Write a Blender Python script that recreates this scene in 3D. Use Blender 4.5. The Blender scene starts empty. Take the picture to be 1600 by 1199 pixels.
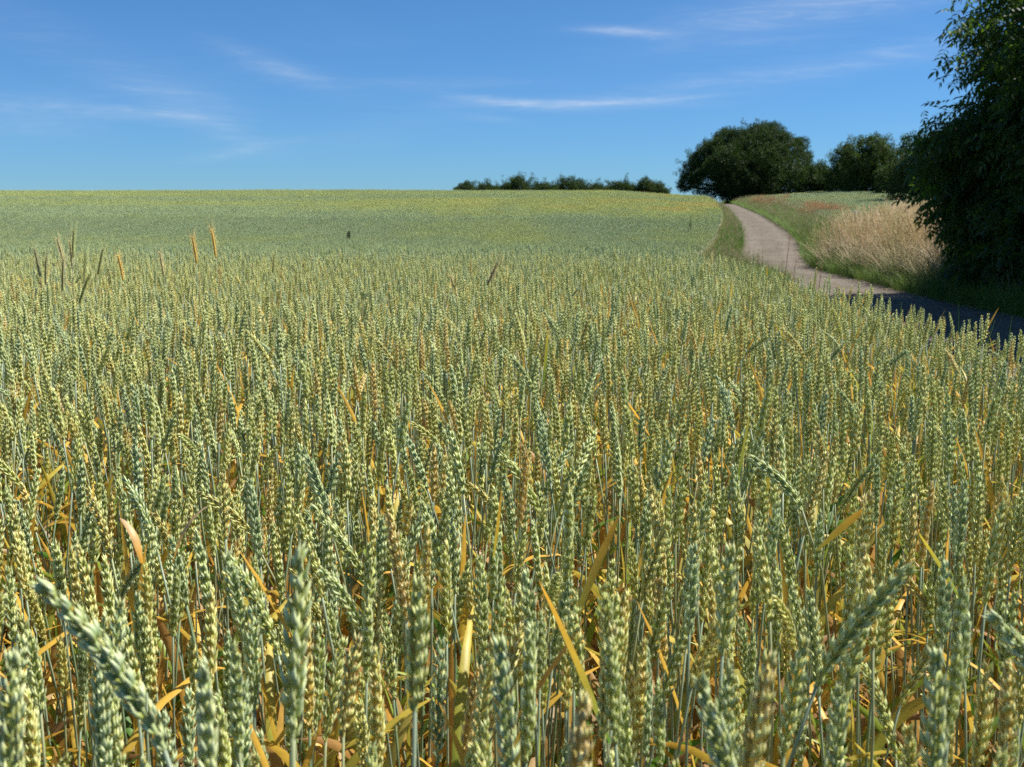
import bpy, math, random
import numpy as np
from mathutils import Matrix, Vector, Euler

R = math.radians
rng = np.random.default_rng(7)
random.seed(7)
scene = bpy.context.scene
C = scene.collection

# ------------------------------------------------------------------ camera
F_PX = 1778.0            # focal length in pixels of the 1600 px wide photograph
CAM_Z = 1.25
PITCH = math.atan((599.5 - 345.0) / F_PX)
cam_data = bpy.data.cameras.new('camera')
cam = bpy.data.objects.new('camera', cam_data)
C.objects.link(cam)
cam.location = (0, 0, CAM_Z)
cam.rotation_euler = (math.pi / 2 - PITCH, 0, 0)
cam_data.sensor_width = 36
cam_data.lens = 36 * F_PX / 1600
cam_data.clip_start = 0.05
cam_data.clip_end = 6000
cam_data.dof.use_dof = True
cam_data.dof.focus_distance = 1.9
cam_data.dof.aperture_fstop = 15.0
scene.camera = cam

# ------------------------------------------------------------------ light
SUN_AZ = R(78)           # to the right of the view direction
SUN_EL = R(53)
world = bpy.data.worlds.new('World')
scene.world = world
world.use_nodes = True
sun_data = bpy.data.lights.new('sun', 'SUN')
sun_data.energy = 5.0
sun_data.angle = R(0.53)
sun_data.color = (1.0, 0.955, 0.88)
sun = bpy.data.objects.new('sun', sun_data)
C.objects.link(sun)
sun_dir = Vector((math.sin(SUN_AZ) * math.cos(SUN_EL), math.cos(SUN_AZ) * math.cos(SUN_EL), math.sin(SUN_EL)))
sun.rotation_euler = sun_dir.to_track_quat('Z', 'Y').to_euler()
sun.location = (30, 30, 60)
scene.view_settings.view_transform = 'Standard'
scene.view_settings.look = 'None'
scene.view_settings.exposure = 0.72
scene.view_settings.gamma = 1
scene.view_settings.use_curve_mapping = False
cy = scene.cycles
cy.max_bounces = 6
cy.diffuse_bounces = 3
cy.glossy_bounces = 2
cy.transmission_bounces = 4
cy.transparent_max_bounces = 4
cy.sample_clamp_indirect = 6
cy.use_denoising = False
cy.use_adaptive_sampling = True
cy.adaptive_threshold = 0.01


# ------------------------------------------------------------------ node helpers
class NT:
    def __init__(s, tree):
        s.t = tree
        s.n = tree.nodes
        s.l = tree.links

    def new(s, kind, **kw):
        n = s.n.new(kind)
        for k, v in kw.items():
            setattr(n, k, v)
        return n

    def put(s, sock, v):
        if isinstance(v, bpy.types.NodeSocket):
            s.l.new(v, sock)
        elif v is not None:
            sock.default_value = v

    def math(s, op, a, b=None, c=None, clamp=False):
        n = s.new('ShaderNodeMath', operation=op, use_clamp=clamp)
        for i, v in enumerate((a, b, c)):
            if v is not None:
                s.put(n.inputs[i], v)
        return n.outputs[0]

    def mix(s, f, a, b, blend='MIX'):
        n = s.new('ShaderNodeMix', data_type='RGBA', blend_type=blend)
        s.put(n.inputs[0], f)
        s.put(n.inputs[6], a if isinstance(a, bpy.types.NodeSocket) else (*a, 1))
        s.put(n.inputs[7], b if isinstance(b, bpy.types.NodeSocket) else (*b, 1))
        return n.outputs[2]

    def noise(s, vec, scale, detail=3, rough=0.55, dist=0.0):
        n = s.new('ShaderNodeTexNoise')
        s.put(n.inputs['Vector'], vec)
        n.inputs['Scale'].default_value = scale
        n.inputs['Detail'].default_value = detail
        n.inputs['Roughness'].default_value = rough
        n.inputs['Distortion'].default_value = dist
        return n.outputs['Fac']

    def mapping(s, vec, scale=(1, 1, 1), loc=(0, 0, 0), rot=(0, 0, 0)):
        n = s.new('ShaderNodeMapping')
        s.put(n.inputs[0], vec)
        n.inputs['Location'].default_value = loc
        n.inputs['Rotation'].default_value = rot
        n.inputs['Scale'].default_value = scale
        return n.outputs[0]

    def ramp(s, fac, a, b, smooth=True):
        n = s.new('ShaderNodeMapRange', interpolation_type='SMOOTHSTEP' if smooth else 'LINEAR')
        s.put(n.inputs[0], fac)
        n.inputs[1].default_value = a
        n.inputs[2].default_value = b
        return n.outputs[0]


def material(name):
    m = bpy.data.materials.new(name)
    m.use_nodes = True
    m.node_tree.nodes.clear()
    return m, NT(m.node_tree)


def finish(nt, col, rough=0.6, spec=0.3, trans=0.0, tcol=None, bump=None, bump_d=0.01, bump_s=0.5):
    out = nt.new('ShaderNodeOutputMaterial')
    p = nt.new('ShaderNodeBsdfPrincipled')
    nt.put(p.inputs['Base Color'], col if isinstance(col, bpy.types.NodeSocket) else (*col, 1))
    nt.put(p.inputs['Roughness'], rough)
    p.inputs['Specular IOR Level'].default_value = spec
    sh = p.outputs[0]
    if bump is not None:
        b = nt.new('ShaderNodeBump')
        b.inputs['Strength'].default_value = bump_s
        b.inputs['Distance'].default_value = bump_d
        nt.put(b.inputs['Height'], bump)
        nt.l.new(b.outputs[0], p.inputs['Normal'])
    if trans > 0:
        t = nt.new('ShaderNodeBsdfTranslucent')
        tc = tcol if tcol is not None else col
        nt.put(t.inputs[0], tc if isinstance(tc, bpy.types.NodeSocket) else (*tc, 1))
        mx = nt.new('ShaderNodeMixShader')
        mx.inputs[0].default_value = trans
        nt.l.new(sh, mx.inputs[1])
        nt.l.new(t.outputs[0], mx.inputs[2])
        sh = mx.outputs[0]
    nt.l.new(sh, out.inputs[0])


# ------------------------------------------------------------------ sky
def build_sky():
    nt = NT(world.node_tree)
    nt.n.clear()
    sky = nt.new('ShaderNodeTexSky', sky_type='NISHITA')
    sky.sun_disc = False
    sky.sun_elevation = SUN_EL
    sky.sun_rotation = SUN_AZ
    sky.altitude = 300
    sky.air_density = 1.0
    sky.dust_density = 0.0
    sky.ozone_density = 3.0
    hs = nt.new('ShaderNodeHueSaturation')
    hs.inputs['Hue'].default_value = 0.5
    hs.inputs['Saturation'].default_value = 1.12
    nt.l.new(sky.outputs[0], hs.inputs['Color'])
    col = hs.outputs[0]
    tc = nt.new('ShaderNodeTexCoord').outputs['Generated']
    sp = nt.new('ShaderNodeSeparateXYZ')
    nt.l.new(tc, sp.inputs[0])
    az = nt.math('ARCTAN2', sp.outputs[0], sp.outputs[1])
    el = nt.math('ARCSINE', sp.outputs[2])
    cmb = nt.new('ShaderNodeCombineXYZ')
    nt.l.new(az, cmb.inputs[0])
    nt.l.new(el, cmb.inputs[1])
    uv = cmb.outputs[0]
    low = nt.math('SUBTRACT', 1.0, nt.ramp(el, -.05, .42))
    col = nt.mix(1.0, col, (.68, .97, 1.10), 'MULTIPLY')
    col = nt.mix(low, col, nt.mix(1.0, col, (.60, .79, 1.17), 'MULTIPLY'))
    fibre = nt.noise(nt.mapping(uv, (7, 60, 1), (0, 0, 0), (0, 0, 0.06)), 1.6, 7, 0.62, 1.3)
    fine = nt.noise(nt.mapping(uv, (26, 130, 1), (3, 1, 0), (0, 0, -0.15)), 1.5, 6, 0.7, 0.8)
    fib = nt.math('MULTIPLY', nt.ramp(fibre, 0.36, 0.68), nt.ramp(fine, 0.15, 0.8))
    total = None
    # (pixel x, pixel y, half length, half thickness, slope, strength) of each cirrus streak
    for px, py, sx, sy, sl, st in [(905, 163, 125, 7, 0.0, .80), (800, 160, 80, 5, -0.10, .6), (1010, 158, 70, 4, .05, .6),
                                   (975, 52, 55, 6, -0.06, .85),
                                   (1190, 40, 150, 26, .16, .42), (1130, 130, 150, 14, .12, .36),
                                   (235, 187, 70, 7, -0.05, .66), (285, 155, 75, 15, -0.2, .5), (340, 200, 60, 16, -.35, .42),
                                   (450, 112, 70, 13, -0.3, .48), (390, 238, 60, 7, .18, .38), (770, 186, 40, 6, -.1, .28), (700, 130, 130, 6, 0, .22),
                                   (1400, 95, 120, 14, .15, .36), (1330, 12, 190, 16, .05, .42), (60, 190, 100, 26, .05, .36),
                                   (110, 80, 140, 30, -.3, .16), (620, 200, 90, 18, .2, .14), (1500, 5, 90, 10, 0, .35)]:
        a0 = math.atan((px - 800) / F_PX)
        e0 = PITCH * -1 + math.atan((599.5 - py) / F_PX)
        da = nt.math('SUBTRACT', az, a0)
        de = nt.math('SUBTRACT', el, e0)
        de2 = nt.math('SUBTRACT', de, nt.math('MULTIPLY', da, sl))
        u = nt.math('DIVIDE', da, sx / F_PX)
        v = nt.math('DIVIDE', de2, sy / F_PX)
        r2 = nt.math('ADD', nt.math('MULTIPLY', u, u), nt.math('MULTIPLY', v, v))
        g = nt.math('MULTIPLY', nt.math('EXPONENT', nt.math('MULTIPLY', r2, -0.7)), st)
        total = g if total is None else nt.math('ADD', total, g)
    veil = nt.math('MULTIPLY', nt.ramp(nt.noise(nt.mapping(uv, (2.2, 9, 1), (5, 2, 0), (0, 0, .12)), 1.5, 4, .55, .6), 0.48, 0.8), 0.16)
    total = nt.math('ADD', total, veil)
    cov = nt.math('MULTIPLY', total, nt.math('ADD', nt.math('MULTIPLY', fib, 0.68), 0.26), clamp=True)
    cov = nt.math('MULTIPLY', cov, 0.56)
    col = nt.mix(cov, col, (8.6, 9.2, 10.2))
    bg = nt.new('ShaderNodeBackground')
    bg.inputs['Strength'].default_value = 0.056
    nt.l.new(col, bg.inputs[0])
    out = nt.new('ShaderNodeOutputWorld')
    nt.l.new(bg.outputs[0], out.inputs[0])


build_sky()


# ------------------------------------------------------------------ terrain functions
def pchip(xs, ys):
    xs = np.array(xs, float)
    ys = np.array(ys, float)
    h = np.diff(xs)
    d = np.diff(ys) / h
    m = np.zeros(len(xs))
    m[0], m[-1] = d[0], d[-1]
    for i in range(1, len(xs) - 1):
        if d[i - 1] * d[i] > 0:
            w1, w2 = 2 * h[i] + h[i - 1], h[i] + 2 * h[i - 1]
            m[i] = (w1 + w2) / (w1 / d[i - 1] + w2 / d[i])

    def f(x):
        x = np.asarray(x, float)
        i = np.clip(np.searchsorted(xs, x) - 1, 0, len(h) - 1)
        t = np.clip((x - xs[i]) / h[i], 0, 1)
        t2, t3 = t * t, t * t * t
        return ((2 * t3 - 3 * t2 + 1) * ys[i] + (t3 - 2 * t2 + t) * h[i] * m[i]
                + (-2 * t3 + 3 * t2) * ys[i + 1] + (t3 - t2) * h[i] * m[i + 1])
    return f


def sstep(a, b, x):
    t = np.clip((np.asarray(x, float) - a) / (b - a), 0, 1)
    return t * t * (3 - 2 * t)


_prof = pchip([-400, -40, 0, 9, 12, 16, 20, 27, 40, 47, 53, 75, 105, 135, 150, 175, 250, 600, 3000],
              [-1, 0, 0, 0, -.05, -.15, -.25, -.38, -.42, -.16, .32, 1.2, 2.28, 3.15, 3.38, 3.0, 0, -10, -20])
path_x = pchip([-400, -40, 0, 10, 20.5, 27, 40, 53, 75, 105, 135, 180, 300, 3000],
               [0, .5, 3.9, 5.2, 6.75, 7.75, 9.3, 11.9, 15.7, 20.2, 24.4, 29, 39, 60])
wheat_x = pchip([-400, 0, 1, 2.5, 4, 5, 6.5, 10.4, 20, 40, 53, 75, 105, 135, 180, 3000],
                [1, 1.3, 1.4, 1.60, 1.74, 1.80, 1.86, 2.0, 3.0, 6.7, 9.5, 13.4, 18.1, 22.3, 26.8, 60])
HALF = 1.35


def H(x, y):
    x = np.asarray(x, float)
    y = np.asarray(y, float)
    u = x - path_x(y)
    z = _prof(y)
    z = z + 0.62 * sstep(1.6, 14, np.abs(u)) * sstep(60, 130, y)
    z = z + 0.50 * sstep(1.45, 4.0, u) * sstep(19, 27, y) * (1 - sstep(42, 60, y)) * (1 - sstep(7, 14, u))
    z = z + 0.28 * sstep(1.45, 3.0, u) * sstep(45, 60, y)
    z = z + 0.05 * np.sin(x * .11 + 1) * np.sin(y * .09) * sstep(20, 60, y)
    return z


def P(px, row, d):
    """world point seen at a pixel of the photograph at forward distance d"""
    a = math.atan((row - 599.5) / F_PX) + PITCH
    z = CAM_Z - math.tan(a) * d
    # distance along the optical axis
    depth = d * math.cos(PITCH) + (CAM_Z - z) * math.sin(PITCH)
    return Vector(((px - 800) / F_PX * depth, d, z))


# smooth 2-D value noise for the patches of the crop
_tab = rng.random((256, 256))


def vnoise(x, y):
    xi, yi = np.floor(x).astype(int), np.floor(y).astype(int)
    fx, fy = x - xi, y - yi
    fx, fy = fx * fx * (3 - 2 * fx), fy * fy * (3 - 2 * fy)
    g = lambda a, b: _tab[a % 256, b % 256]
    return (g(xi, yi) * (1 - fx) * (1 - fy) + g(xi + 1, yi) * fx * (1 - fy)
            + g(xi, yi + 1) * (1 - fx) * fy + g(xi + 1, yi + 1) * fx * fy)


_rip = pchip([-20, 0, 2, 5, 9, 12, 17, 26, 33, 46, 58, 66, 75, 86, 95, 108, 118, 130, 142, 160, 4000],
             [.5, .5, .46, .42, .34, .26, .2, .20, .10, .08, .00, .08, .26, .32, .14, .30, .14, .28, .40, .42, .42])


def ripeness(x, y):
    b = _rip(y + 5 * (vnoise(x * .03, y * .03) - .5) * np.clip(y / 30, 0, 2.2))
    b = b + .30 * (vnoise(x * .05 + 9, y * .16) - .5) + .14 * (vnoise(x * .5, y * .5) - .5)
    b = b + .55 * sstep(34, 0, path_x(y) - x - 2) * sstep(20, 50, y) * (vnoise(x * .3, y * .10 + 3) * 1.2 - .25)
    return b


# ------------------------------------------------------------------ object helpers
def tag(o, label=None, cat=None, group=None, kind=None):
    if label:
        o['label'] = label
    if cat:
        o['category'] = cat
    if group:
        o['group'] = group
    if kind:
        o['kind'] = kind
    return o


def empty(name, loc=(0, 0, 0)):
    o = bpy.data.objects.new(name, None)
    o.empty_display_size = 0.1
    o.location = loc
    C.objects.link(o)
    return o


class MB:
    def __init__(s):
        s.v, s.f, s.c, s.m, s.n = [], [], [], [], 0

    def add(s, v, f, c=(1, 1, 1), m=0):
        v = np.asarray(v, float).reshape(-1, 3)
        c = np.asarray(c, float)
        if c.ndim == 1:
            c = np.tile(c, (len(v), 1))
        s.v.append(v)
        s.c.append(c)
        n = s.n
        s.f.extend([tuple(i + n for i in q) for q in f])
        s.m.extend([m] * len(f))
        s.n += len(v)

    def merge(s, o, M=None, m_off=0):
        if not o.v:
            return
        V = np.concatenate(o.v)
        if M is not None:
            M = np.array(M)
            V = V @ M[:3, :3].T + M[:3, 3]
        s.v.append(V)
        s.c.append(np.concatenate(o.c))
        n = s.n
        s.f.extend([tuple(i + n for i in q) for q in o.f])
        s.m.extend([k + m_off for k in o.m])
        s.n += len(V)

    def mesh(s, name, mats, smooth=True):
        me = bpy.data.meshes.new(name)
        V = np.concatenate(s.v)
        me.from_pydata(V.tolist(), [], s.f)
        for m in mats:
            me.materials.append(m)
        me.polygons.foreach_set('material_index', np.array(s.m, dtype=np.int32))
        if smooth:
            me.polygons.foreach_set('use_smooth', np.ones(len(s.f), dtype=bool))
        a = me.color_attributes.new('shade', 'FLOAT_COLOR', 'POINT')
        c4 = np.ones((len(V), 4), dtype=np.float32)
        c4[:, :3] = np.concatenate(s.c)
        a.data.foreach_set('color', c4.ravel())
        me.update()
        return me


def link(name, me, parent=None):
    o = bpy.data.objects.new(name, me)
    C.objects.link(o)
    if parent is not None:
        o.parent = parent
    return o


def tube(mb, pts, radii, ns=5, col=(1, 1, 1), m=0, cols=None):
    pts = np.asarray(pts, float)
    n = len(pts)
    T = np.gradient(pts, axis=0)
    T /= np.linalg.norm(T, axis=1)[:, None] + 1e-12
    ref = np.array([0.0, 1.0, 0.03]) if abs(T[0][1]) < .9 else np.array([1.0, 0, 0])
    A = np.cross(T, ref)
    A /= np.linalg.norm(A, axis=1)[:, None] + 1e-12
    B = np.cross(T, A)
    ang = np.arange(ns) / ns * 2 * math.pi
    radii = np.broadcast_to(np.asarray(radii, float), (n,))
    V = (pts[:, None, :] + radii[:, None, None] * (np.cos(ang)[None, :, None] * A[:, None, :] + np.sin(ang)[None, :, None] * B[:, None, :])).reshape(-1, 3)
    fs = []
    for i in range(n - 1):
        for j in range(ns):
            k = (j + 1) % ns
            fs.append((i * ns + j, i * ns + k, (i + 1) * ns + k, (i + 1) * ns + j))
    fs.append(tuple((n - 1) * ns + j for j in range(ns)))
    c = col if cols is None else np.repeat(np.asarray(cols, float), ns, axis=0)
    mb.add(V, fs, c, m)


# scatter: ONE object whose geometry nodes place copies of some meshes at given points
def scatter(name, protos, pos, rot, scl, idx, tint, parent=None):
    holder = bpy.data.collections.new(name + '_kinds')
    for me in protos:
        po = bpy.data.objects.new(name + '_kind', me)
        holder.objects.link(po)
    n = len(pos)
    me = bpy.data.meshes.new(name)
    me.vertices.add(n)
    me.vertices.foreach_set('co', np.asarray(pos, dtype=np.float32).ravel())
    a = me.attributes.new('rot', 'FLOAT_VECTOR', 'POINT')
    a.data.foreach_set('vector', np.asarray(rot, dtype=np.float32).ravel())
    a = me.attributes.new('scl', 'FLOAT_VECTOR', 'POINT')
    s3 = np.asarray(scl, dtype=np.float32)
    if s3.ndim == 1:
        s3 = np.repeat(s3[:, None], 3, axis=1)
    a.data.foreach_set('vector', s3.ravel())
    a = me.attributes.new('idx', 'INT', 'POINT')
    a.data.foreach_set('value', np.asarray(idx, dtype=np.int32))
    a = me.attributes.new('tint', 'FLOAT', 'POINT')
    a.data.foreach_set('value', np.asarray(tint, dtype=np.float32))
    ng = bpy.data.node_groups.new(name + '_nodes', 'GeometryNodeTree')
    ng.interface.new_socket('Geometry', in_out='INPUT', socket_type='NodeSocketGeometry')
    ng.interface.new_socket('Geometry', in_out='OUTPUT', socket_type='NodeSocketGeometry')
    nd, ln = ng.nodes, ng.links
    gi, go = nd.new('NodeGroupInput'), nd.new('NodeGroupOutput')
    ci = nd.new('GeometryNodeCollectionInfo')
    ci.inputs[0].default_value = holder
    ci.inputs[1].default_value = True
    ci.inputs[2].default_value = True
    ip = nd.new('GeometryNodeInstanceOnPoints')

    def attr(nm, ty):
        q = nd.new('GeometryNodeInputNamedAttribute')
        q.data_type = ty
        q.inputs[0].default_value = nm
        return q.outputs[0]
    er = nd.new('FunctionNodeEulerToRotation')
    ln.new(gi.outputs[0], ip.inputs['Points'])
    ln.new(ci.outputs[0], ip.inputs['Instance'])
    ip.inputs['Pick Instance'].default_value = True
    ln.new(attr('idx', 'INT'), ip.inputs['Instance Index'])
    ln.new(attr('rot', 'FLOAT_VECTOR'), er.inputs[0])
    ln.new(er.outputs[0], ip.inputs['Rotation'])
    ln.new(attr('scl', 'FLOAT_VECTOR'), ip.inputs['Scale'])
    ln.new(ip.outputs[0], go.inputs[0])
    o = link(name, me, parent)
    mod = o.modifiers.new('scatter', 'NODES')
    mod.node_group = ng
    return o


# ------------------------------------------------------------------ materials
def mat_ear():
    m, nt = material('wheat_ear')
    at = nt.new('ShaderNodeAttribute', attribute_name='shade')
    sp = nt.new('ShaderNodeSeparateColor')
    nt.l.new(at.outputs['Color'], sp.inputs[0])
    ti = nt.new('ShaderNodeAttribute', attribute_name='tint', attribute_type='INSTANCER').outputs['Fac']
    rip = nt.math('ADD', ti, nt.math('MULTIPLY', nt.math('SUBTRACT', sp.outputs[2], 0.5), 0.70), clamp=True)
    r1, r2 = nt.ramp(rip, .0, .5, False), nt.ramp(rip, .55, 1.0, False)
    body = nt.mix(r2, nt.mix(r1, (.165, .27, .135), (.32, .375, .06)), (.58, .40, .08))
    pale = nt.mix(r2, nt.mix(r1, (.80, .86, .50), (.92, .91, .42)), (.95, .78, .40))
    col = nt.mix(sp.outputs[0], body, pale)
    k = nt.math('MULTIPLY_ADD', sp.outputs[1], 0.5, 0.85)
    hs = nt.new('ShaderNodeHueSaturation')
    nt.l.new(col, hs.inputs['Color'])
    nt.l.new(k, hs.inputs['Value'])
    finish(nt, hs.outputs[0], .6, .22, .22)
    return m


def mat_vcol(name, rough=.5, spec=.35, trans=.3, tintmix=None, vmul=1.0, through=None):
    m, nt = material(name)
    at = nt.new('ShaderNodeAttribute', attribute_name='shade').outputs['Color']
    tco = nt.new('ShaderNodeTexCoord').outputs['Object']
    nz = nt.noise(tco, 60, 3)
    k = nt.math('MULTIPLY_ADD', nz, 0.7, 0.65 * vmul)
    hs = nt.new('ShaderNodeHueSaturation')
    col = at
    if tintmix:
        ti = nt.new('ShaderNodeAttribute', attribute_name='tint', attribute_type='INSTANCER').outputs['Fac']
        col = nt.mix(nt.math('MULTIPLY', ti, tintmix[1], clamp=True), at, tintmix[0])
    nt.l.new(col, hs.inputs['Color'])
    nt.l.new(k, hs.inputs['Value'])
    finish(nt, hs.outputs[0], rough, spec, trans, nt.mix(1.0, hs.outputs[0], through, 'MULTIPLY') if through else None)
    return m


M_EAR = mat_ear()
M_BLADE = mat_vcol('wheat_leaf', .45, .4, .38)
M_STEM = mat_vcol('wheat_stem', .4, .4, .1)
M_GRASS = mat_vcol('verge_grass', .5, .3, .35, ((.30, .24, .09), .8))
M_DRY = mat_vcol('dry_grass', .6, .2, .5, ((.22, .28, .07), .8), 1.15)
M_LEAF = mat_vcol('tree_leaf', .48, .22, .24, ((.07, .11, .016), .5), through=(7.0, 7.0, 2.5))
M_LEAF_FAR = mat_vcol('tree_leaf_far', .55, .2, .25, ((.08, .12, .024), .6), through=(2.2, 2.2, 1.2))
WM = [M_EAR, M_STEM, M_BLADE]


def mat_bark():
    m, nt = material('bark')
    co = nt.mapping(nt.new('ShaderNodeTexCoord').outputs['Object'], (1, 1, .25))
    nz = nt.noise(co, 14, 5, .65)
    finish(nt, nt.mix(nz, (.05, .04, .03), (.17, .14, .11)), .9, .1, bump=nz, bump_d=.03, bump_s=.8)
    return m


def mat_soil():
    m, nt = material('field_soil')
    co = nt.new('ShaderNodeNewGeometry').outputs['Position']
    n1 = nt.noise(co, 3, 6, .65)
    n2 = nt.noise(co, 45, 4, .7)
    c = nt.mix(nt.ramp(n1, .3, .7), (.06, .042, .028), (.11, .078, .05))
    c = nt.mix(nt.ramp(n2, .55, .7), c, (.20, .15, .09))
    finish(nt, c, .95, .1, bump=n2, bump_d=.03, bump_s=.9)
    return m


def mat_path():
    m, nt = material('worn_path')
    geo = nt.new('ShaderNodeNewGeometry').outputs['Position']
    at = nt.new('ShaderNodeAttribute', attribute_name='shade')
    sp = nt.new('ShaderNodeSeparateColor')
    nt.l.new(at.outputs['Color'], sp.inputs[0])
    u = sp.outputs[0]                      # 0..1 across
    n1 = nt.noise(geo, .7, 5, .6)
    n2 = nt.noise(geo, 9, 5, .7)
    n3 = nt.noise(geo, 120, 2, .6)
    c = nt.mix(nt.ramp(n1, .32, .70), (.120, .100, .070), (.170, .143, .104))
    c = nt.mix(nt.math('MULTIPLY', nt.ramp(n2, .50, .70), .55), c, (.16, .135, .115))
    c = nt.mix(nt.math('MULTIPLY', nt.ramp(n3, .58, .72), .5), c, (.46, .42, .38))
    # worn wheel lines: two paler bands, darker crown
    w = nt.math('ABSOLUTE', nt.math('SUBTRACT', nt.math('ABSOLUTE', nt.math('SUBTRACT', u, .5)), .24))
    wl = nt.math('SUBTRACT', 1.0, nt.ramp(w, .02, .13))
    c = nt.mix(nt.math('MULTIPLY', wl, nt.math('MULTIPLY_ADD', n2, .5, .05)), c, (.215, .18, .145))
    # soil and dead leaves blown on to both margins
    ed = nt.math('ABSOLUTE', nt.math('SUBTRACT', u, .5))
    edn = nt.math('ADD', ed, nt.math('MULTIPLY', nt.math('SUBTRACT', nt.noise(geo, 1.6, 4, .65), .5), .28))
    c = nt.mix(nt.ramp(edn, .40, .50), c, nt.mix(n2, (.10, .075, .04), (.26, .17, .09)))
    # cracks
    vo = nt.new('ShaderNodeTexVoronoi', feature='DISTANCE_TO_EDGE')
    nt.put(vo.inputs['Vector'], nt.mapping(geo, (.5, .33, .5)))
    crk = nt.math('SUBTRACT', 1.0, nt.ramp(vo.outputs['Distance'], .0, .018))
    c = nt.mix(nt.math('MULTIPLY', crk, .5), c, (.09, .075, .06))
    n4 = nt.noise(geo, 2.2, 6, .75, .4)
    c = nt.mix(nt.math('MULTIPLY', nt.ramp(n4, .56, .66), .55), c, (.10, .085, .07))
    c = nt.mix(nt.math('MULTIPLY', nt.ramp(n4, .44, .34), .35), c, (.30, .27, .235))
    finish(nt, c, .88, .2, bump=nt.math('ADD', n2, nt.math('MULTIPLY', n3, .5)), bump_d=.02, bump_s=.8)
    return m


M_BARK, M_SOIL, M_PATH = mat_bark(), mat_soil(), mat_path()


# ------------------------------------------------------------------ ground and path
def build_ground():
    ys = np.concatenate([np.arange(-40, 60, .5), np.arange(60, 160, 1.0), np.array([160, 165, 172, 180, 190, 205, 225, 250, 300, 380, 480, 600, 900, 1400, 3000])])
    half = [0, .45, .9, 1.35, 1.5, 1.9, 2.5, 3.3, 4.2, 5.5, 7, 9, 12, 16, 22, 30, 42, 60, 90, 140, 240, 500, 1200]
    us = np.array([-a for a in half[:0:-1]] + half)
    U, Y = np.meshgrid(us, ys)
    X = U + path_x(Y)
    Z = H(X, Y)
    nc, nr = len(us), len(ys)
    V = np.stack([X, Y, Z], -1).reshape(-1, 3)
    F = [(j * nc + i, j * nc + i + 1, (j + 1) * nc + i + 1, (j + 1) * nc + i) for j in range(nr - 1) for i in range(nc - 1)]
    mb = MB()
    mb.add(V, F)
    tag(link('ground', mb.mesh('ground', [M_SOIL])), kind='structure')
    # the path: same vertices, a little higher, with a broken margin
    us2 = np.array([-1.5, -1.35, -.9, -.45, 0, .45, .9, 1.35, 1.5])
    sel = [int(np.argmin(abs(us - u))) for u in us2]
    V2 = []
    C2 = []
    rows = [j for j in range(nr) if -40 <= ys[j] <= 160]
    for j in rows:
        for q, i in enumerate(sel):
            dz = .012 if 0 < q < 8 else .004
            V2.append((X[j, i], ys[j], Z[j, i] + dz))
            C2.append(((us2[q] + 1.5) / 3.0, 0, 0))
    k = len(sel)
    F2 = [(j * k + i, j * k + i + 1, (j + 1) * k + i + 1, (j + 1) * k + i) for j in range(len(rows) - 1) for i in range(k - 1)]
    mb = MB()
    mb.add(V2, F2, np.array(C2))
    tag(link('path', mb.mesh('path', [M_PATH])), kind='structure')


build_ground()


# ------------------------------------------------------------------ wheat: pieces
def pod_template(ts, rs, ns):
    ang = (np.arange(ns) + .5) / ns * 2 * math.pi
    V, Cc = [], []
    for t, r in zip(ts, rs):
        for a in ang:
            V.append((r * math.cos(a), r * math.sin(a), t))
            Cc.append((t, abs(math.sin(a))))
    F = []
    nr = len(ts)
    for i in range(nr - 1):
        for j in range(ns):
            k = (j + 1) % ns
            F.append((i * ns + j, i * ns + k, (i + 1) * ns + k, (i + 1) * ns + j))
    return np.array(V), F, np.array(Cc)


POD0 = pod_template([0, .14, .38, .62, .84, 1.0, 1.28], [.42, .86, 1, .86, .52, .17, .02], 6)
POD1 = pod_template([0, .4, .75, 1.1], [.5, 1, .72, .03], 4)


def rotm(ax, a):
    return np.array(Matrix.Rotation(a, 3, ax))


def spikelet(r, lod):
    """florets of one spikelet: x outward from the rachis, y across, z up"""
    mb = MB()
    ripe = r.random()
    if lod == 0:
        fl = [(-2.0, .8, 0, 9.2, 1.95, 15, -15), (2.0, .8, 0, 9.2, 1.95, 15, 15),
              (-1.3, 1.5, 2.4, 10.2, 1.9, 26, -11), (1.3, 1.5, 2.4, 10.2, 1.9, 26, 11),
              (0, 1.1, 4.2, 7.6, 1.3, 18, 0)]
        T = POD0
    else:
        fl = [(-1.5, 1.1, 0, 10.2, 2.1, 22, -14), (1.5, 1.1, .6, 10.2, 2.1, 22, 14), (0, 1.3, 3.6, 8.4, 1.5, 22, 0)]
        T = POD1
    V, F, tc = T
    for y, x, z, L, rad, out, lat in fl:
        j = lambda s: float(r.normal(0, s))
        W = V * np.array([rad * .84, rad * (1 + j(.09)), L * (1.06 + j(.09))])
        # belly out in the middle
        W[:, 0] += 1.3 * np.sin(np.clip(V[:, 2], 0, 1) * math.pi)
        M = rotm('Y', R(out + j(4))) @ rotm('X', -R(lat + j(4)))
        W = (W @ M.T + np.array([x + j(.2), y + j(.25), z + j(.3)])) * .001
        t, e = tc[:, 0], tc[:, 1]
        pale = np.clip(.04 + .9 * sstep(.55, .95, t) + .62 * e * sstep(.15, .6, t), 0, 1) * (.6 + .7 * r.random())
        olive = .55 * (1 - sstep(.12, .5, t)) + (.35 if y == 0 else 0) + .25 * (t > .9)
        Cc = np.stack([np.clip(pale, 0, 1), np.full(len(t), r.random()), np.full(len(t), .20 * ripe + .45 * r.random()) + olive], -1)
        mb.add(W, F, Cc, 0)
    return mb


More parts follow.
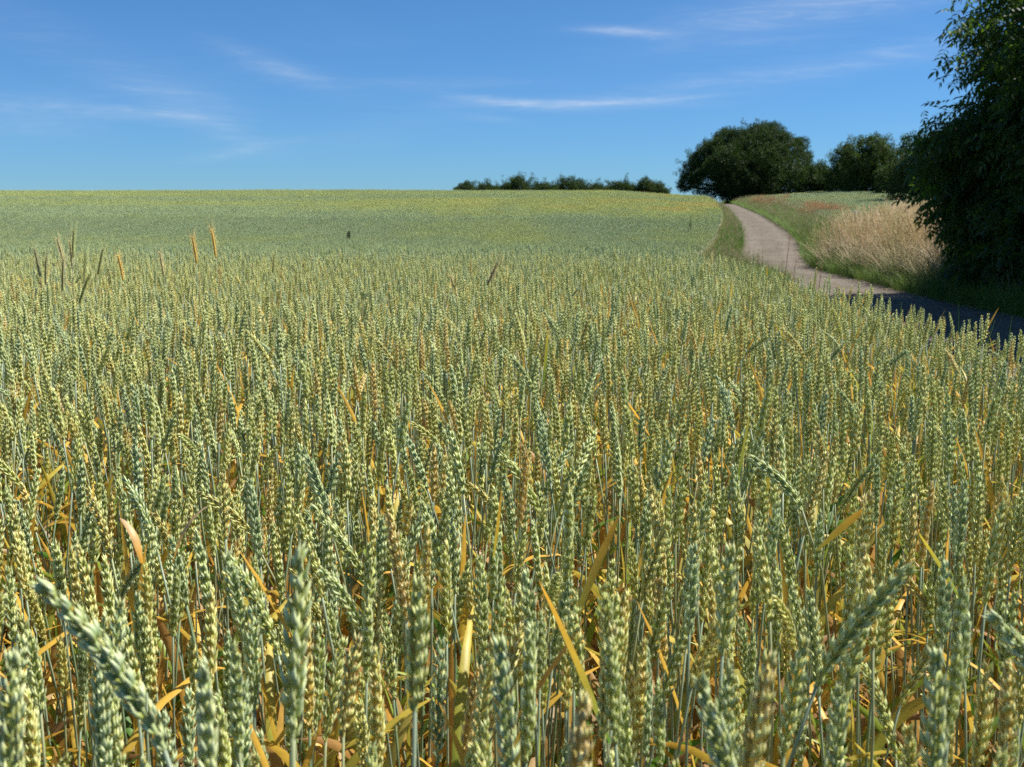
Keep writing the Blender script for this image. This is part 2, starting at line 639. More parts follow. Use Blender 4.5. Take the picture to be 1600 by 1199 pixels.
class Curve:
    """a stalk's centre line in the x-z plane"""

    def __init__(s, height, lean, nod, ear, wob):
        s.stem, s.total = height - ear, height
        S = np.linspace(0, height * 1.03, 160)
        u = S / height
        th = lean * u ** 1.6 + nod * sstep(.80, 1.03, u) + wob * np.sin(u * 7)
        ds = S[1] - S[0]
        s.S, s.th = S, th
        s.x = np.concatenate([[0], np.cumsum(np.sin(th[:-1]) * ds)])
        s.z = np.concatenate([[0], np.cumsum(np.cos(th[:-1]) * ds)])

    def at(s, q):
        return np.interp(q, s.S, s.x), np.interp(q, s.S, s.z), np.interp(q, s.S, s.th)


def ear_places(L, roll, r):
    """spikelet seats along the ear: (height, turn, scale, tilt)"""
    n = int(round(L / .0049))
    out = []
    for i in range(n):
        u = i / (n - 1)
        sc = .88 * (.62 + .40 * sstep(0, .22, u)) * (1 - .30 * sstep(.70, 1, u)) * float(1 + r.normal(0, .04))
        out.append((i * .0049, roll + (math.pi if i % 2 else 0) + float(r.normal(0, .10)), sc, -.15 * float(sstep(.8, 1, u))))
    out.append((n * .0049 - .001, roll + math.pi / 2, .72, -.42))
    return out


def seat_matrix(cv, h, turn, sc, tilt):
    x, z, th = cv.at(cv.stem + h)
    M = Matrix.Translation((x, 0, z)) @ Matrix.Rotation(th, 4, 'Y') @ Matrix.Rotation(turn, 4, 'Z') @ Matrix.Rotation(tilt, 4, 'Y') @ Matrix.Scale(sc, 4)
    return M


TAN = [(.48, .29, .11), (.40, .25, .12), (.30, .16, .065), (.52, .37, .20), (.18, .11, .055), (.52, .30, .08)]
ORANGE = [(.70, .40, .06), (.70, .52, .08), (.60, .33, .07)]
GREEN = [(.10, .23, .03), (.15, .28, .045), (.17, .26, .11)]


def blade(mb, root, az, L, w, th0, curl, cols, twist, seg=8, m=2):
    """a leaf blade with a folded midrib; cols = base and tip colour"""
    a = np.linspace(0, 1, seg + 1)
    th = th0 + curl * a ** 1.5
    ds = L / seg
    r = np.concatenate([[0], np.cumsum(np.sin(th[:-1]) * ds)])
    z = np.concatenate([[0], np.cumsum(np.cos(th[:-1]) * ds)])
    wid = w * np.clip(np.sin((a * .93 + .07) * math.pi) ** .6, .03, 1) * .5
    wid[-1] = 0.0003
    tw = twist * a
    V, Cc = [], []
    for i in range(seg + 1):
        d = np.array([math.cos(az), math.sin(az), 0])
        side = np.array([-math.sin(az), math.cos(az), 0])
        nrm = d * math.cos(th[i]) - np.array([0, 0, 1]) * math.sin(th[i])
        sd = side * math.cos(tw[i]) + nrm * math.sin(tw[i])
        nn = nrm * math.cos(tw[i]) - side * math.sin(tw[i])
        c = np.array(root) + d * r[i] + np.array([0, 0, z[i]])
        V += [c - sd * wid[i] + nn * wid[i] * .35, c, c + sd * wid[i] + nn * wid[i] * .35]
        k = a[i]
        cc = np.array(cols[0]) * (1 - k) + np.array(cols[1]) * k
        Cc += [cc, cc * 1.12, cc]
    F = []
    for i in range(seg):
        F += [(3 * i, 3 * i + 1, 3 * i + 4, 3 * i + 3), (3 * i + 1, 3 * i + 2, 3 * i + 5, 3 * i + 4)]
    mb.add(V, F, np.array(Cc), m)


def ear_far(cv, L, roll, r, fat=1.0):
    """a knobbly spindle for ears too small to show their florets"""
    n, ns = 9, 4
    gg, bb = r.random(), .5 + .45 * (r.random() - .5)
    V, Cc = [], []
    for i in range(n):
        u = i / (n - 1)
        x, z, th = cv.at(cv.stem + u * L)
        rad = .0050 * fat * (1 - .75 * abs(2 * u - .9) ** 3) * (1.18 if i % 2 else .82)
        off = (.0016 if i % 2 else -.0016)
        for j in range(ns):
            a = roll + j / ns * 2 * math.pi + (.4 if i % 2 else 0)
            p = np.array([(rad * math.cos(a) + off) * math.cos(th), rad * math.sin(a), -(rad * math.cos(a) + off) * math.sin(th)])
            V.append((x + p[0], p[1], z + p[2]))
            Cc.append((.52 if i % 2 else .04, gg, bb))
    F = [(i * ns + j, i * ns + (j + 1) % ns, (i + 1) * ns + (j + 1) % ns, (i + 1) * ns + j) for i in range(n - 1) for j in range(ns)]
    mb = MB()
    mb.add(V, F, np.array(Cc), 0)
    return mb


def make_stalk(r, lod, height=None, lean=None, nod=None, roll0=None):
    h = height or float(np.clip(r.normal(.885, .035), .78, .97))
    ear = float(r.uniform(.066, .102))
    lean = float(abs(r.normal(0, R(6)))) if lean is None else lean
    nod = float(r.choice([R(2), R(8), R(15), R(28)], p=[.50, .30, .14, .06])) if nod is None else nod
    cv = Curve(h, lean, nod, ear, float(r.normal(0, .015)))
    roll = float(r.uniform(0, math.pi)) if roll0 is None else roll0
    stem, earm, leaves, seats = MB(), MB(), [], []
    # stem
    nseg = {0: 12, 1: 7, 2: 3}[lod]
    q = np.linspace(0, cv.stem + (.002 if lod < 2 else 0), nseg)
    x, z, _ = cv.at(q)
    pts = np.stack([x, x * 0, z], -1)
    glauc = np.array([(.27, .34, .22), (.20, .28, .15), (.33, .36, .18)][int(r.integers(3))])
    straw = np.array([(.42, .28, .12), (.34, .24, .10), (.25, .27, .12)][int(r.integers(3))])
    k = sstep(.28, .62, q / h)[:, None]
    tube(stem, pts, np.interp(q / h, [0, .45, .6, .95], [.0021, .0022, .0017, .0012]) * (1 if lod < 2 else 1.5), {0: 6, 1: 4, 2: 3}[lod], cols=straw * (1 - k) + glauc * k, m=1)
    # rachis and ear
    if lod < 2:
        q = np.linspace(cv.stem, cv.stem + ear, 6)
        x, z, _ = cv.at(q)
        rach = MB()
        tube(rach, np.stack([x, x * 0, z], -1), .0016, 4, (.3, .5, .5), 0)
        seats = ear_places(ear, roll, r)
        for s in seats:
            earm.merge(spikelet(r, lod), seat_matrix(cv, *s))
        earm.merge(rach)
    else:
        rach = None
        earm = ear_far(cv, ear, roll, r, 1.25)
    # leaves
    seg = {0: 8, 1: 6, 2: 3}[lod]
    nl = {0: 6, 1: 5, 2: 2}[lod]
    for i in range(nl):
        lv = MB()
        hh = float([.62, .46, .30, .16, .37, .52][i] * h * r.uniform(.85, 1.12))
        if i == 0:
            if r.random() < .2:
                continue
            cs = [(GREEN[r.integers(3)], ORANGE[r.integers(3)]), (GREEN[r.integers(3)], GREEN[r.integers(3)]), (ORANGE[r.integers(3)], TAN[r.integers(6)])][int(r.choice(3, p=[.36, .22, .42]))]
            th0, curl, L = R(float(r.uniform(10, 34))), R(float(r.uniform(0, 120))), float(r.uniform(.13, .21))
        else:
            cs = (TAN[r.integers(6)], TAN[r.integers(6)]) if r.random() < .42 else (ORANGE[r.integers(3)], TAN[r.integers(6)])
            if r.random() < .10:
                cs = (GREEN[r.integers(3)], ORANGE[r.integers(3)])
            th0, curl, L = R(float(r.uniform(5, 42))), R(float(r.uniform(5, 110))), float(r.uniform(.12, .26))
        x, z, _ = cv.at(hh)
        blade(lv, (float(x), 0, float(z)), float(r.uniform(0, 2 * math.pi)), L, float(r.uniform(.009, .0165)), th0, curl, cs, float(r.normal(0, 1.2)), seg)
        leaves.append(lv)
    tx, tz, _ = cv.at(h)
    return dict(stem=stem, ear=earm, leaves=leaves, seats=seats, cv=cv, top=(float(tx), float(tz)), rach=rach, h=h, lean=lean, nod=nod)


def joined(s, name):
    mb = MB()
    mb.merge(s['stem'])
    mb.merge(s['ear'])
    for l in s['leaves']:
        mb.merge(l)
    return mb


r0 = np.random.default_rng(11)
NEAR = [make_stalk(r0, 0) for _ in range(14)]
NEAR.append(make_stalk(r0, 0, .9, R(10), R(48), .3))
NEAR.append(make_stalk(r0, 0, .92, R(14), R(30), .15))
MID = [make_stalk(r0, 1) for _ in range(14)] + [make_stalk(r0, 1, .9, R(11), R(45))]
NEAR_ME = [joined(s, '').mesh('wheat_near', WM) for s in NEAR]
MID_ME = [joined(s, '').mesh('wheat_mid', WM) for s in MID]


# one thin grass-like tiller for gaps (dead and green)
def tuft_dead(r):
    mb = MB()
    for i in range(6):
        p = (float(r.normal(0, .02)), float(r.normal(0, .02)), 0)
        L = float(r.uniform(.25, .55))
        blade(mb, p, float(r.uniform(0, 6.28)), L, float(r.uniform(.003, .009)), R(float(r.uniform(2, 25))), R(float(r.uniform(5, 110))),
              (TAN[r.integers(6)], TAN[r.integers(6)]), float(r.normal(0, 1)), 6)
    return mb


def tuft_leafy(r):
    mb = MB()
    for i in range(3):
        p = (float(r.normal(0, .02)), float(r.normal(0, .02)), float(r.uniform(.36, .60)))
        cs = [(GREEN[0], ORANGE[1]), (GREEN[1], (.34, .40, .05)), (ORANGE[1], ORANGE[0]), (ORANGE[0], TAN[5]), (GREEN[2], GREEN[1])][int(r.choice(5, p=[.32, .22, .22, .12, .12]))]
        blade(mb, p, float(r.uniform(0, 6.28)), float(r.uniform(.16, .30)), float(r.uniform(.008, .014)), R(float(r.uniform(2, 24))), R(float(r.choice([8, 20, 60, 120]))), cs, float(r.normal(0, .9)), 8)
    return mb


DEAD_ME = [tuft_dead(r0).mesh('dead_tiller', WM) for _ in range(5)] + [tuft_leafy(r0).mesh('leafy_tiller', WM) for _ in range(9)]


# tiles of far crop
def tile(r, size, n, fat):
    mb = MB()
    kinds = [make_stalk(r, 2) for _ in range(10)]
    js = [joined(k, '') for k in kinds]
    g = int(math.ceil(math.sqrt(n)))
    for a in range(g):
        for b in range(g):
            x = ((a + .5 + r.normal(0, .33)) / g - .5) * size
            y = ((b + .5 + r.normal(0, .33)) / g - .5) * size
            s = float(r.normal(1, .045))
            M = Matrix.Translation((x, y, 0)) @ Matrix.Rotation(float(r.uniform(0, 6.28)), 4, 'Z') @ Matrix.Diagonal((fat, fat, s, 1))
            mb.merge(js[int(r.integers(len(js)))], M)
    return mb.mesh('wheat_tile', WM)


TILE_A = [tile(r0, .5, 90, 1.0) for _ in range(4)]
TILE_B = [tile(r0, 1.0, 196, 1.7) for _ in range(4)]


# ------------------------------------------------------------------ wheat: the field
def wedge(y, x, side=1.6, ang=.56):
    return (np.abs(x) < y * ang + side) & (x < wheat_x(y))


def jitter_grid(y0, y1, x0, x1, step, r):
    xs = np.arange(x0, x1, step)
    ys = np.arange(y0, y1, step)
    X, Y = np.meshgrid(xs, ys)
    X = X + r.uniform(-.5, .5, X.shape) * step * 1.3
    Y = Y + r.uniform(-.5, .5, Y.shape) * step * 1.3
    return X.ravel(), Y.ravel()


rw = np.random.default_rng(21)
hero_specs = [
    # top px, top row, forward distance, tint, kind (index in NEAR), turn, label
    (80, 930, .62, .20, 15, math.pi, 'large pale wheat ear leaning left in the lower left corner'),
    (470, 878, .66, .30, 2, 1.0, 'tall upright blurred wheat ear left of centre rising above its neighbours at the front'),
    (318, 1052, .60, .25, 4, 2.0, 'blurred blue-green wheat ear at the bottom edge, between the leaning and the tall one'),
    (655, 925, .70, .50, 9, -.3, 'olive blurred wheat ear in the front row, right of the tall blurred one'),
    (782, 1020, .68, .22, 5, 2.2, 'short pale green wheat ear at the bottom edge, left of the orange leaf blade'),
    (912, 1110, .58, .95, 3, .4, 'golden ripe wheat ear tip at the bottom edge in the middle of the field'),
    (1100, 1085, .60, .30, 6, math.pi, 'pale wheat ear tilted left at the bottom edge, right of the middle'),
    (1200, 1045, .64, .85, 7, .2, 'wheat ear with a pinkish tan tip at the bottom edge near the right side'),
    (1410, 900, .80, .45, 15, -.2, 'large dark olive wheat ear leaning right in the lower right of the field'),
    (1345, 1000, .82, .40, 6, .1, 'wheat ear standing just left of and below the large leaning one at lower right'),
    (1560, 975, .72, .20, 15, math.pi, 'pale wheat ear leaning left at the right edge of the front rows'),
    (1462, 1035, .64, .40, 8, 1.4, 'blurred wheat ear standing between the leaning one and the right edge at the bottom'),
    (1180, 720, 1.35, .25, 14, math.pi, 'pale wheat ear bowed far to the left in the right part of the field'),
    (495, 800, 1.25, .35, 15, math.pi, 'wheat ear bowed to the left, just above the tall blurred ear'),
    (1140, 870, .85, .45, 9, .3, 'broad yellow-green wheat ear standing in the front at right of centre'),
    (20, 1040, .60, .35, 10, .9, 'blurred yellow-green wheat ear in the very corner at bottom left'),
]

# stalks close enough to stand one by one
X, Y = jitter_grid(.62, 6.0, -6, 2.5, .050, rw)
k = wedge(Y, X) & (np.hypot(X, Y) > .60)
# keep the big front ears free of neighbours
X1, Y1 = X[k], Y[k]
X, Y = jitter_grid(6.0, 13.0, -10, 3, .052, rw)
k = wedge(Y, X)
X2, Y2 = X[k], Y[k]
# a few bare gaps as in a real drilled field
gapn = vnoise(X1 * 2.3 + 40, Y1 * 1.6)
k = gapn > .17
X1, Y1 = X1[k], Y1[k]


def stalk_scale(x, y, r):
    edge = sstep(.5, 0, wheat_x(y) - x)
    s = r.normal(1.0, .050, len(x)) * (1 - .10 * edge) * (1 + .05 * (vnoise(x * 1.5, y * 1.5) - .5))
    return np.clip(s, .80, 1.10)


S1, S2 = stalk_scale(X1, Y1, rw), stalk_scale(X2, Y2, rw)
S1 = np.minimum(S1, 1.0 + (Y1 - .5) * .08)
T1 = np.clip(ripeness(X1, Y1) - .06 + rw.normal(0, .24, len(X1)), 0, 1)
T2 = np.clip(ripeness(X2, Y2) - .03 + rw.normal(0, .21, len(X2)), 0, 1)


def angles(n, r, lean=.045):
    # a light prevailing lean to the left, away from the sun
    rz = r.uniform(0, 2 * math.pi, n)
    rx = r.normal(0, lean, n)
    ry = r.normal(-.015, lean, n)
    return np.stack([rx, ry, rz], -1)




def lean_together(a, x, y):
    w1, w2 = vnoise(x * 1.3 + 3, y * 1.3) - .5, vnoise(x * 1.3 + 70, y * 1.3 + 9) - .5
    gx, gy = .12 * w1, .22 * w2
    c, s_ = np.cos(a[:, 2]), np.sin(a[:, 2])
    a[:, 0] += gx
    a[:, 1] += gy
    return a


A1, A2 = lean_together(angles(len(X1), rw), X1, Y1), lean_together(angles(len(X2), rw), X2, Y2)
I1 = rw.integers(0, 14, len(X1))
I1[rw.random(len(X1)) < .025] = 14
I1[rw.random(len(X1)) < .025] = 15
# which of the near ones show largest: nearest inside the frame
inview = (np.abs(X1) < Y1 * .47 + .02)
order = np.argsort(np.where(inview, Y1, 99))
N_IND = 284
ind = order[:N_IND]
rest = np.ones(len(X1), bool)
rest[ind] = False

# part meshes of the near kinds
for s in NEAR:
    s['me_stem'] = s['stem'].mesh('stem', WM)
    s['me_ear'] = s['ear'].mesh('ear', WM)
    s['me_leaves'] = [l.mesh('leaf', WM) for l in s['leaves']]
    s['me_rach'] = s['rach'].mesh('rachis', WM)
SPIKE_ME = []
for i in range(7):
    SPIKE_ME.append(spikelet(r0, 0).mesh('spikelet', WM))

GROUP = 'wheat stalks nearest the camera'


def place_stalk(kind, M, tint, label, split=False):
    s = NEAR[kind]
    o = empty('wheat_stalk')
    o.matrix_world = M
    tag(o, label, 'wheat stalk', GROUP)
    q = link('stem', s['me_stem'], o)
    q['tint'] = tint
    if split:
        e = link('ear', s['me_rach'], o)
        e['tint'] = tint
        for n, seat in enumerate(s['seats']):
            p = link('spikelet', SPIKE_ME[(n * 3 + kind) % 7], e)
            p.matrix_local = seat_matrix(s['cv'], *seat)
            p['tint'] = tint
    else:
        e = link('ear', s['me_ear'], o)
        e['tint'] = tint
    for me in s['me_leaves']:
        link('leaf', me, o)
    return o


def to_px(p):
    dx, dy, dz = p[0], p[1], p[2] - CAM_Z
    dep = dy * math.cos(PITCH) - dz * math.sin(PITCH)
    up = dy * math.sin(PITCH) + dz * math.cos(PITCH)
    return 800 + dx / dep * F_PX, 599.5 - up / dep * F_PX


for px, row, d, tint, kind, turn, label in hero_specs:
    s = NEAR[kind]
    top = P(px, row, d)
    sc = top.z / s['top'][1]
    rx, rz = math.cos(turn) * s['top'][0] * sc, math.sin(turn) * s['top'][0] * sc
    M = Matrix.Translation((top.x - rx, top.y - rz, 0)) @ Matrix.Rotation(turn, 4, 'Z') @ Matrix.Scale(sc, 4)
    place_stalk(kind, M, tint, label, True)

count = 0
for i in ind:
    kd = int(I1[i])
    rx, ry, rz = A1[i]
    M = Matrix.Translation((X1[i], Y1[i], 0)) @ Euler((rx, ry, rz)).to_matrix().to_4x4() @ Matrix.Scale(float(S1[i]), 4)
    s = NEAR[kd]
    top = M @ Vector((s['top'][0], 0, s['top'][1]))
    base = M @ Vector((float(s['cv'].at(s['cv'].stem)[0]), 0, float(s['cv'].at(s['cv'].stem)[1])))
    ax, ay = to_px(top)
    bx, by = to_px(base)
    t = float(T1[i])
    colour = 'golden tan' if t > .72 else 'yellow-green' if t > .42 else 'grey-green'
    ang = math.degrees(math.atan2(ax - bx, max(1, by - ay)))
    pose = 'nodding ear' if s['nod'] > R(25) else 'ear tilted left' if ang < -9 else 'ear tilted right' if ang > 9 else 'upright ear'
    third = ('far left', 'left', 'centre', 'right', 'far right')[int(np.clip(ax // 320, 0, 4))]
    near = 'front row' if ay > 1040 else 'row behind the front' if ay > 930 else 'third row back'
    label = f'{colour} wheat stalk with {pose}, {near}, {third}'
    place_stalk(kd, M, t, label, count < 24)
    count += 1

# everything else of the crop: ONE object
pos, rot, scl, idx, tin = [], [], [], [], []


def push(x, y, a, s, i, t, dz=0.0):
    pos.append(np.stack([x, y, H(x, y) + dz], -1))
    rot.append(a)
    s = np.asarray(s, float)
    scl.append(np.repeat(s[:, None], 3, 1) if s.ndim == 1 else s)
    idx.append(i)
    tin.append(t)


nN, nM, nD, nA, nB = len(NEAR_ME), len(MID_ME), len(DEAD_ME), len(TILE_A), len(TILE_B)
near_far = Y1 > 3.4
k = rest & ~near_far
push(X1[k], Y1[k], A1[k], S1[k], I1[k], T1[k])
k = rest & near_far
push(X1[k], Y1[k], A1[k], S1[k], nN + rw.integers(0, nM, k.sum()), T1[k])
push(X2, Y2, A2, S2, nN + rw.integers(0, nM, len(X2)), T2)
X, Y = jitter_grid(.45, 6.0, -5, 2.2, .10, rw)
k = wedge(Y, X)
push(X[k], Y[k], angles(k.sum(), rw, .15), rw.uniform(.8, 1.35, k.sum()), nN + nM + rw.integers(0, 5, k.sum()), X[k] * 0)
X, Y = jitter_grid(.75, 9.0, -6, 2.0, .060, rw)
k = wedge(Y, X)
push(X[k], Y[k], angles(k.sum(), rw, .06), rw.uniform(.85, 1.12, k.sum()), nN + nM + rw.integers(5, nD, k.sum()), X[k] * 0)
# half-metre tiles
for step, y0, y1, base, cnt in ((.46, 13.2, 56, nN + nM + nD, nA), (.92, 56.3, 165, nN + nM + nD + nA, nB)):
    ys = np.arange(y0, y1, step)
    for y in ys:
        xs = np.arange(wheat_x(y) - step * .45, -(y * .56 + 6), -step)
        xs = xs + rw.normal(0, .03, len(xs))
        yy = np.full(len(xs), y) + rw.normal(0, .05, len(xs))
        a = np.zeros((len(xs), 3))
        a[:, 2] = rw.integers(0, 4, len(xs)) * math.pi / 2 + rw.normal(0, .06, len(xs))
        s = np.ones((len(xs), 3))
        s[:, 2] = rw.normal(1, .03, len(xs)) * (1 + .06 * (vnoise(xs * .4, yy * .4) - .5))
        t = np.clip(ripeness(xs, yy) + rw.normal(0, .06, len(xs)), 0, 1)
        push(xs, yy, a, s, base + rw.integers(0, cnt, len(xs)), t)
f = scatter('wheat_field', NEAR_ME + MID_ME + DEAD_ME + TILE_A + TILE_B, np.concatenate(pos), np.concatenate(rot),
            np.concatenate(scl), np.concatenate(idx), np.concatenate(tin))
tag(f, 'green and yellowing wheat crop filling the field left of the path up to the horizon', 'wheat', kind='stuff')

# the field beyond the right verge
pos, rot, scl, idx, tin = [], [], [], [], []
for y in np.arange(48, 168, .92):
    x0 = float(path_x(y)) + HALF + 2.6
    xs = np.arange(x0, y * .62 + 8, .92)
    yy = np.full(len(xs), y) + rw.normal(0, .05, len(xs))
    a = np.zeros((len(xs), 3))
    a[:, 2] = rw.integers(0, 4, len(xs)) * math.pi / 2
    s = np.ones((len(xs), 3))
    s[:, 2] = rw.normal(.62, .03, len(xs))
    push(xs, yy, a, s, rw.integers(0, nB, len(xs)), np.clip(.08 + .45 * (vnoise(xs * .07 + 4, yy * .2) - .5) + rw.normal(0, .05, len(xs)), 0, 1))
f = scatter('crop_field', TILE_B, np.concatenate(pos), np.concatenate(rot), np.concatenate(scl), np.concatenate(idx), np.concatenate(tin))
tag(f, 'second green crop field behind the dry grass on the right of the path', 'crop', kind='stuff')


# ------------------------------------------------------------------ tall rye ears standing above the wheat
def rye_stalk(r, height, lean, colour):
    cv = Curve(height, lean, R(6), .10, 0.0)
    st, er = MB(), MB()
    q = np.linspace(0, cv.stem, 10)
    x, z, _ = cv.at(q)
    tube(st, np.stack([x, x * 0, z], -1), np.linspace(.002, .0011, 10), 5, (.30, .34, .20), 1)
    V, F, tc = POD1
    n = 26
    for i in range(n):
        u = i / (n - 1)
        for sgn in (-1, 1):
            x, z, th = cv.at(cv.stem + u * .10)
            M = Matrix.Translation((x, 0, z)) @ Matrix.Rotation(th, 4, 'Y') @ Matrix.Rotation((0 if i % 2 else math.pi) + sgn * .5, 4, 'Z') @ Matrix.Rotation(R(14), 4, 'Y')
            M = np.array(M)
            sc = 1 - .35 * u ** 3
            W = V * np.array([.0023, .0029, .0125]) * sc + np.array([.0016, 0, 0])
            er.add(W @ M[:3, :3].T + M[:3, 3], F, np.array(colour) * float(r.uniform(.75, 1.2)), 1)
            # awn
            a0 = np.array([.002, 0, .012])
            a1 = np.array([.010, sgn * .003, .040 + .02 * r.random()])
            W = np.array([a0 + [.0003, 0, 0], a0 + [-.0003, 0, 0], a1, a0 + [0, .0004, 0]])
            er.add(W @ M[:3, :3].T + M[:3, 3], [(0, 1, 2), (1, 3, 2), (3, 0, 2)], np.array(colour) * 1.15, 1)
    tx, tz, _ = cv.at(height)
    return st, er, (float(tx), float(tz))


OLV, ORG, DRK, STR = (.44, .44, .15), (.86, .52, .10), (.42, .38, .18), (.70, .56, .26)
for px, row, d, bx, col, what in [
        (49, 390, 4.6, -6, DRK, 'thin dark rye ear at the left edge of the tall rye clump'),
        (81, 375, 4.8, -9, STR, 'straw coloured rye ear leaning left, second tallest of the rye clump'),
        (108, 379, 5.0, 0, STR, 'pale reddish rye ear between the left-leaning one and the tallest one'),
        (118, 361, 5.0, 2, OLV, 'tallest rye ear at the far left, green and upright'),
        (74, 402, 4.6, 2, DRK, 'low dark rye ear below the left-leaning straw one'),
        (100, 408, 4.2, 1, DRK, 'grey-green rye ear low in the middle of the rye clump'),
        (135, 397, 4.0, 1, OLV, 'thick brownish rye ear at the centre of the rye clump'),
        (170, 390, 4.9, 12, OLV, 'greenish rye ear leaning right at the right side of the clump'),
        (181, 401, 5.2, -6, ORG, 'orange rye ear just right of the right-leaning one'),
        (297, 372, 5.2, -4, ORG, 'smaller left one of the two orange rye ears standing alone above the wheat'),
        (326, 360, 5.0, -5, ORG, 'taller right one of the two orange rye ears standing alone above the wheat'),
        (246, 396, 5.3, -5, STR, 'faint straw rye ear left of the two orange ones'),
        (155, 430, 3.9, 24, OLV, 'rye ear slanting strongly right below the thick brownish one'),
        (790, 412, 5.0, 26, (.30, .19, .11), 'dark brown rye ear slanting right above the middle of the wheat'),
        (430, 398, 6.5, 3, OLV, 'small olive rye ear in the wheat right of the two orange ears'),
        (700, 432, 5.2, -14, STR, 'pale rye ear slanting left near the middle of the wheat')]:
    top = P(px, row, d)
    lean = abs(math.atan2(bx, 36))
    st, er, tp = rye_stalk(r0, 1.0, lean * .75, col)
    turn = 0 if bx > 0 else math.pi
    turn += float(r0.normal(0, .2))
    sc = top.z / tp[1]
    o = empty('rye_stalk', (top.x - math.cos(turn) * tp[0] * sc, top.y - math.sin(turn) * tp[0] * sc, 0))
    o.rotation_euler = (0, 0, turn)
    o.scale = (.9, .9, sc)
    tag(o, what, 'rye stalk', 'rye ears rising above the wheat')
    link('stem', st.mesh('stem', WM), o)
    link('ear', er.mesh('ear', WM), o)


# ------------------------------------------------------------------ big single leaf blades in the front
def big_leaf(base, tip_dir, L, w, th0, curl, cols, twist, label, grp=None):
    mb = MB()
    az = tip_dir
    blade(mb, (0, 0, 0), az, L, w * 1.7, th0, curl, cols, twist, 14)
    o = link('leaf_blade', mb.mesh('leaf_blade', WM))
    o.location = base
    tag(o, label, 'leaf')
    return o


OR, GR, YL = (.72, .36, .03), (.10, .22, .03), (.62, .48, .05)
for px, row, d, az, L, w, th, curl, cols, label in [
        (880, 1010, .98, 0.15, .13, .006, 20, 8, (GR, OR), 'long orange and green leaf blade rising right near the middle of the field'),
        (955, 1160, .84, math.pi - .2, .14, .011, 20, 12, (GR, OR), 'long leaf blade, green below and orange above, slanting up to the left near the middle'),
        (800, 1130, .86, .1, .10, .009, 32, 8, (OR, OR), 'short broad orange leaf blade slanting right near the bottom edge'),
        (1150, 755, 1.6, .1, .10, .010, 8, 4, (GR, YL), 'yellow-green leaf blade standing upright right of the middle'),
        (848, 600, 2.7, .3, .13, .010, 4, 4, (GR, YL), 'upright green and yellow leaf blade in the middle distance of the wheat'),
        (770, 870, 1.25, .2, .08, .008, 6, 4, (YL, OR), 'yellow leaf blade standing upright just left of the orange slanting one'),
        (1510, 950, 1.05, math.pi, .09, .007, 30, 10, (GR, YL), 'yellow and green leaf blade slanting up to the left in the right part'),
        (222, 880, 1.10, 2.6, .055, .005, 10, 70, (OR, (.7, .5, .3)), 'folded pale orange leaf blade in the left part of the field'),
        (270, 880, 1.10, .4, .07, .006, 12, 60, (OR, (.7, .5, .3)), 'folded orange leaf blade just right of the pale folded one'),
        (1015, 680, 1.9, math.pi, .07, .009, 30, 10, (OR, OR), 'small orange leaf blade slanting left below the centre of the picture'),
        (1275, 860, 1.15, .1, .07, .006, 45, 15, (YL, OR), 'small yellow leaf blade slanting right in the right part of the wheat')]:
    b = P(px, row, d)
    big_leaf(b, az, L, w, R(th), R(curl), cols, float(r0.normal(0, .5)), label)


# ------------------------------------------------------------------ grasses of the verges
def grass_tuft(r, n, hmin, hmax, w, cols, spread, heads=0, headcol=None, curl=(10, 60), mat=None):
    mb = MB()
    for i in range(n):
        p = (float(r.normal(0, spread)), float(r.normal(0, spread)), 0)
        c = cols[int(r.integers(len(cols)))]
        c2 = cols[int(r.integers(len(cols)))]
        blade(mb, p, float(r.uniform(0, 6.28)), float(r.uniform(hmin, hmax)), w * float(r.uniform(.7, 1.3)), R(float(r.uniform(2, 26))), R(float(r.uniform(*curl))), (c, c2), float(r.normal(0, .8)), 5, 0)
    for i in range(heads):
        hh = float(r.uniform(.85, 1.15)) * hmax
        th, az = float(abs(r.normal(0, .14))), float(r.uniform(0, 6.28))
        q = np.linspace(0, 1, 6)
        x = np.sin(th) * hh * q ** 1.5
        pts = np.stack([x * math.cos(az) + r.normal(0, spread), x * math.sin(az) + r.normal(0, spread), hh * q * math.cos(th)], -1)
        tube(mb, pts, .0016, 3, headcol, 0)
        e = pts[-1]
        for j in range(9):
            a = float(r.uniform(0, 6.28))
            l = .022 * (1.2 - j / 9)
            z0 = -.14 + j * .018
            c = e + np.array([0, 0, z0])
            t = c + np.array([math.cos(a) * l, math.sin(a) * l, .035])
            sd = np.array([-math.sin(a), math.cos(a), 0]) * .004
            mb.add([c, c * .5 + t * .5 + sd, t, c * .5 + t * .5 - sd], [(0, 1, 2, 3)], np.array(headcol) * float(r.uniform(.8, 1.25)), 0)
    return mb.mesh('grass_tuft', [mat or M_GRASS])


G1 = [(.07, .18, .022), (.10, .25, .03), (.06, .15, .025), (.20, .31, .04)]
G2 = [(.09, .16, .035), (.20, .22, .06), (.12, .18, .07)]
DRY = [(.64, .47, .30), (.72, .56, .40), (.56, .38, .22), (.80, .70, .54)]
RED = [(.38, .20, .09), (.48, .25, .11), (.30, .19, .08)]
green_tufts = [grass_tuft(r0, 26, .25, .6, .006, G1, .07) for _ in range(3)]
lush_tufts = [grass_tuft(r0, 24, .3, .7, .007, G1 + G2, .07, 4, (.28, .26, .12)) for _ in range(2)]
dry_tufts = [grass_tuft(r0, 20, .5, 1.1, .006, DRY, .08, 8, DRY[i], (10, 50), M_DRY) for i in range(3)]
red_tufts = [grass_tuft(r0, 10, .3, .6, .006, RED + G1[:1], .07, 8, RED[i]) for i in range(2)]


def strip(y0, y1, ua, ub, dens, r):
    """random points between two offsets from the path's centre line"""
    n = int(dens * (y1 - y0) * abs(ub - ua))
    y = r.uniform(y0, y1, n)
    u = r.uniform(ua, ub, n)
    return path_x(y) + u, y


